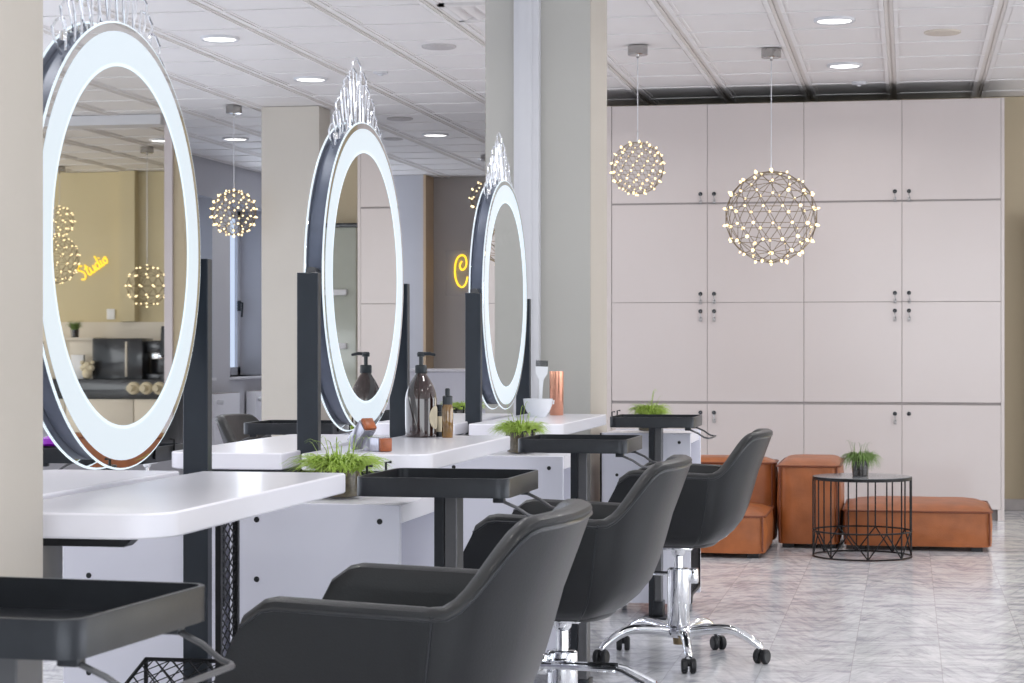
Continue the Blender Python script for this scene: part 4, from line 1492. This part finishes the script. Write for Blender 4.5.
# dropper bottle and small bottle
x, y = onview(447.5, 5.93)
t = thing('dropper_bottle', 'slim honey-coloured glass bottle with black dropper cap right of the pump bottle', 'bottle', (x, y, DZ))
m_ = MB(); m_.lathe([(0, 0), (0.0155, 0), (0.0165, 0.003), (0.0165, 0.085), (0.013, 0.098), (0.010, 0.102), (0, 0.102)], 24); m_.build('bottle_body', M['amber2'], t)
m_ = MB(); m_.lathe([(0.0145, 0.096), (0.0145, 0.119), (0.012, 0.121), (0.007, 0.122), (0.007, 0.14), (0.005, 0.143), (0, 0.143)], 20); m_.build('cap', M['plastic_black'], t)
x, y = onview(439.5, 5.99)
t = thing('oil_bottle', 'tiny bottle with cream label and black cap between the two brown bottles', 'bottle', (x, y, DZ))
m_ = MB(); m_.lathe([(0, 0), (0.010, 0), (0.0105, 0.002), (0.0105, 0.072), (0, 0.074)], 20); bo = m_.build('bottle_body', M['plastic_black'], t)
m_ = MB(); m_.lathe([(0.0108, 0.015), (0.0108, 0.06)], 20, cap=False); m_.build('label', M['label_cream'], bo)
m_ = MB(); m_.lathe([(0.011, 0.074), (0.011, 0.092), (0.009, 0.094), (0, 0.094)], 20); m_.build('cap', M['plastic_black'], t)

# two boxes with orange wooden ends
x, y = onview(371, 5.15)
t = thing('perfume_box', 'silver box with orange wooden end lying on the middle worktop', 'box', (x + 0.0, y + 0.02, DZ), radians(-42))
m_ = MB(); m_.box(-0.02, 0.052, -0.018, 0.018, 0, 0.036, 0.002); m_.build('sleeve', M['silver_plastic'], t)
m_ = MB(); m_.box(0.0525, 0.062, -0.0165, 0.0165, 0.0015, 0.0345, 0.002); m_.build('wooden_end', M['orange_wood'], t)
t = thing('perfume_box', 'silver box with orange wooden end leaning upright against the lying one', 'box', (x - 0.058, y + 0.06, DZ + 0.0145), 0)
t.rotation_euler = (0, radians(-40), radians(-42))
m_ = MB(); m_.box(0.0, 0.078, -0.018, 0.018, -0.018, 0.018, 0.002); m_.build('sleeve', M['silver_plastic'], t)
m_ = MB(); m_.box(0.0785, 0.088, -0.0165, 0.0165, -0.0165, 0.0165, 0.002); m_.build('wooden_end', M['orange_wood'], t)

# bowl, brush, copper cup on the third worktop
x, y = onview(538, 7.66)
t = thing('mixing_bowl', 'white tint bowl on the farthest worktop', 'bowl', (x, y, DZ))
m_ = MB(); m_.lathe([(0, 0), (0.028, 0), (0.031, 0.003), (0.044, 0.022), (0.053, 0.045), (0.056, 0.068), (0.054, 0.068), (0.05, 0.046), (0.041, 0.025), (0.026, 0.008), (0, 0.008)], 36); m_.build('bowl_body', M['porcelain'], t)
m_ = MB(); m_.tube([(0.052, -0.01, 0.06), (0.062, -0.012, 0.062), (0.06, -0.012, 0.048)], 0.003, 6); m_.build('lip_hook', M['porcelain'], t)
t = thing('tint_brush', 'white tinting brush with black bristles standing in the white bowl', 'brush', (x + 0.008, y, DZ + 0.0105))
t.rotation_euler = (0, radians(2), YAW)
m_ = MB()
outl = [(-0.005, 0.0), (0.005, 0.0), (0.0065, 0.10), (0.009, 0.13), (0.022, 0.152), (0.024, 0.178), (-0.024, 0.178), (-0.022, 0.152), (-0.009, 0.13), (-0.0065, 0.10)]
m_.prism(outl, -0.0035, 0.0035, 'y'); m_.build('handle', M['porcelain'], t)
m_ = MB()
for k in range(16):
    xx = -0.0215 + 0.043 * k / 15
    m_.box(xx - 0.0011, xx + 0.0011, -0.003, 0.003, 0.176, 0.202 - 0.0015 * (k % 3))
m_.build('bristles', M['plastic_black'], t)
x, y = onview(556.5, 7.85)
t = MB(); t.lathe([(0, 0), (0.025, 0), (0.0265, 0.002), (0.0275, 0.168), (0.026, 0.168), (0.025, 0.004), (0, 0.004)], 36)
tag(t.build('copper_cup', M['copper'], None, (x, y, DZ)), 'tall pink copper tumbler standing right of the white bowl', 'cup')

# ------------------------------------------------------------------ things deeper in the salon (left background)
t = thing('reception_counter', 'white panelled reception counter behind the amber bottles', 'counter', (-3.35, 15.0, 0))
for k in range(3):
    m_ = MB(); m_.box(-0.62 + k * 0.42, -0.205 + k * 0.42, 0, 0.02, 0.0, 0.885, 0.006); m_.build('front_panel', M['panel_white'], t)
m_ = MB(); m_.box(-0.62, 0.64, 0.02, 0.6, 0, 0.87); m_.build('body', M['panel_white'], t)
m_ = MB(); m_.box(-0.64, 0.66, -0.02, 0.62, 0.887, 0.905, 0.004); m_.build('countertop', M['desk_white'], t)
t = thing('storage_box_unit', 'low white unit carrying a grass plant, behind the slim honey bottle', 'cabinet', (-2.25, 10.35, 0))
m_ = MB(); m_.box(-0.19, 0.16, 0, 0.36, 0.02, 0.69, 0.003); m_.build('body', M['panel_white'], t)
m_ = MB(); m_.box(-0.16, 0.13, -0.012, 0.0, 0.08, 0.33, 0.002); m_.build('drawer_front', M['panel_white'], t)
m_ = MB(); m_.box(-0.16, 0.13, -0.012, 0.0, 0.36, 0.60, 0.002); m_.build('drawer_front', M['panel_white'], t)
# purple case with a white box on the far-side tray (left edge)
m_ = MB(); m_.lathe([(0, 0), (0.05, 0), (0.055, 0.006), (0.05, 0.02), (0.02, 0.03), (0, 0.03)], 28)
tag(m_.build('purple_dish', M['purple'], None, (-2.315, 5.35, 0.8042)), 'glossy purple round dish at the left edge beside the near pillar', 'dish')
m_ = MB(); m_.box(-0.03, 0.04, -0.03, 0.03, 0, 0.028, 0.003)
tag(m_.build('small_white_box', M['porcelain'], None, (-2.315, 5.35, 0.7662)), 'small white box inside the far-side tray under the purple dish', 'box')

# ------------------------------------------------------------------ kitchen corner reflected in the nearest mirror
KY = 18.1
t = thing('kitchen_counter', 'dark topped counter with cream doors, reflected in the nearest mirror', 'counter', (4.2, KY - 0.55, 0))
for k in range(5):
    m_ = MB(); m_.box(-1.6 + k * 0.66, -0.95 + k * 0.66, -0.02, 0.0, 0.08, 0.60, 0.003); m_.build('counter_door', M['counter_white'], t)
m_ = MB(); m_.box(-1.6, 1.7, 0.0, 0.5, 0.0, 0.60); m_.build('carcass', M['counter_white'], t)
m_ = MB(); m_.box(-1.62, 1.72, -0.03, 0.54, 0.60, 0.78, 0.004); m_.build('countertop', M['dark_glossy'], t)
t = MB(); t.box(2.6, 6.0, 18.14, 18.199, 0.781, 1.305)
tag(t.build('splashback', M['counter_white'], None, (0, 0.05, 0)), 'cream splashback panel above the dark counter, seen in the nearest mirror', 'panel')
t = thing('fridge', 'black coffee fridge with steel handle on the counter, seen in the nearest mirror', 'fridge', (4.11, KY - 0.36, 0.78))
m_ = MB(); m_.box(-0.24, 0.24, -0.12, 0.16, 0, 0.37, 0.006); m_.build('body', M['dark_glossy'], t)
m_ = MB(); m_.box(-0.10, -0.082, -0.135, -0.12, 0.02, 0.34, 0.003); m_.build('handle', M['counter_white'], t)
t = thing('coffee_machine', 'black coffee machine beside the small fridge, seen in the nearest mirror', 'coffee machine', (3.765, KY - 0.30, 0.78))
m_ = MB(); m_.box(-0.09, 0.09, -0.12, 0.14, 0, 0.05, 0.004); m_.box(-0.09, 0.09, 0.0, 0.14, 0.05, 0.35, 0.006); m_.box(-0.09, 0.09, -0.12, 0.0, 0.24, 0.35, 0.01); m_.build('body', M['dark_glossy'], t)
m_ = MB(); m_.box(-0.05, 0.05, -0.1, -0.02, 0.18, 0.24, 0.006); m_.build('spout', M['chrome'], t)
t = thing('payment_terminal', 'black tilted screen terminal at the right of the reflected counter', 'terminal', (3.60, KY - 0.52, 0.78))
m_ = MB(); m_.box(-0.06, 0.06, -0.06, 0.06, 0, 0.03, 0.004); m_.tube([(0, 0, 0.03), (0, 0.02, 0.3)], 0.018, 8); m_.build('stand', M['plastic_black'], t)
m_ = MB(); m_.prism([(-0.03, 0.22), (0.02, 0.20), (0.06, 0.46), (0.01, 0.48)], -0.075, 0.075, 'x'); m_.build('screen', M['plastic_black'], t)
for k in range(3):
    m_ = MB(); m_.lathe([(0.0, 0.0), (0.052, 0.0), (0.058, 0.02), (0.058, 0.05), (0, 0.05)], 20, axis='y')
    m_.lathe([(0.0, -0.08), (0.03, -0.08), (0.03, 0.0)], 16, axis='y')
    tag(m_.build('rolled_towel', M['label_cream'], None, (3.66 + 0.122 * k, KY - 0.632, 0.70)),
        ('rolled cream towel on the dark counter edge, rightmost in the mirror', 'rolled cream towel on the dark counter edge, middle of three', 'rolled cream towel on the dark counter edge, leftmost in the mirror')[k], 'towel', 'rolled towels by the counter')
t = thing('wall_shelf', 'short cream wall shelf with plants left of the fridge, seen in the nearest mirror', 'shelf', (4.72, KY - 0.15, 1.13))
m_ = MB(); m_.box(-0.30, 0.30, -0.12, 0.18, 0.0, 0.03, 0.002); m_.build('board', M['counter_white'], t)
m_ = MB(); m_.box(-0.30, -0.05, -0.1, 0.18, -0.22, 0.0, 0.002); m_.build('cupboard', M['counter_white'], t)
for k, (X, Z, lab) in enumerate(((4.62, 1.16, 'potted plant standing on the cream shelf in the mirror reflection'), (4.80, 0.93, 'potted plant beside the cream shelf, lower left in the mirror reflection'))):
    if k == 1:
        t2 = MB(); t2.box(-0.10, 0.12, -0.1, 0.23, -0.03, 0); tag(t2.build('plant_ledge', M['counter_white'], None, (4.80, KY - 0.2, 0.93)), 'small cream ledge under the lower reflected plant', 'shelf')
    grass_pot(lab, (X, KY - 0.24, Z), 20 + k, pr=0.04, ph=0.07, rad=0.06, hgt=0.10, n=260, tall=0, droop=0.2, potm='pot_dark', gm='grass2', group='plants by the kitchen counter')
m_ = MB(); m_.box(-0.06, 0.06, -0.02, 0.02, 0, 0.22, 0.002)
tag(m_.build('menu_card', M['porcelain'], None, (4.50, KY - 0.45, 0.78)), 'small white card standing on the reflected dark counter', 'card')
m_ = MB()
for (dx, dz, r) in ((0, 0.05, 0.05), (0.035, 0.10, 0.035), (-0.035, 0.10, 0.035), (0, 0.12, 0.04), (0.05, 0.15, 0.02), (-0.05, 0.15, 0.02)):
    m_.lathe([(0, dz - r), (r * 0.7, dz - r * 0.7), (r, dz), (r * 0.7, dz + r * 0.7), (0, dz + r)], 12, (dx, 0, 0))
tag(m_.build('ornament', M['label_cream'], None, (4.37, KY - 0.545, 0.78)), 'small knobbly cream ornament on the reflected dark counter', 'ornament')
t = MB(); t.box(-0.04, 0.04, -0.015, 0.0, 0, 0.10, 0.003)
tag(t.build('wall_switch', M['porcelain'], None, (4.42, 18.25, 1.33)), 'small white thermostat on the ochre wall, seen in the nearest mirror', 'switch')
t = thing('bench', 'low cognac leather bench in front of the kitchen counter, reflected at the mirror bottom', 'bench', (3.1, 15.0, 0))
block_part(t, 'seat', -0.85, 0.85, 0.0, 0.6, 0.025, 0.37, 0.02)
feet(t, [(-0.7, 0.1), (0.7, 0.1), (0.7, 0.5), (-0.7, 0.5)])
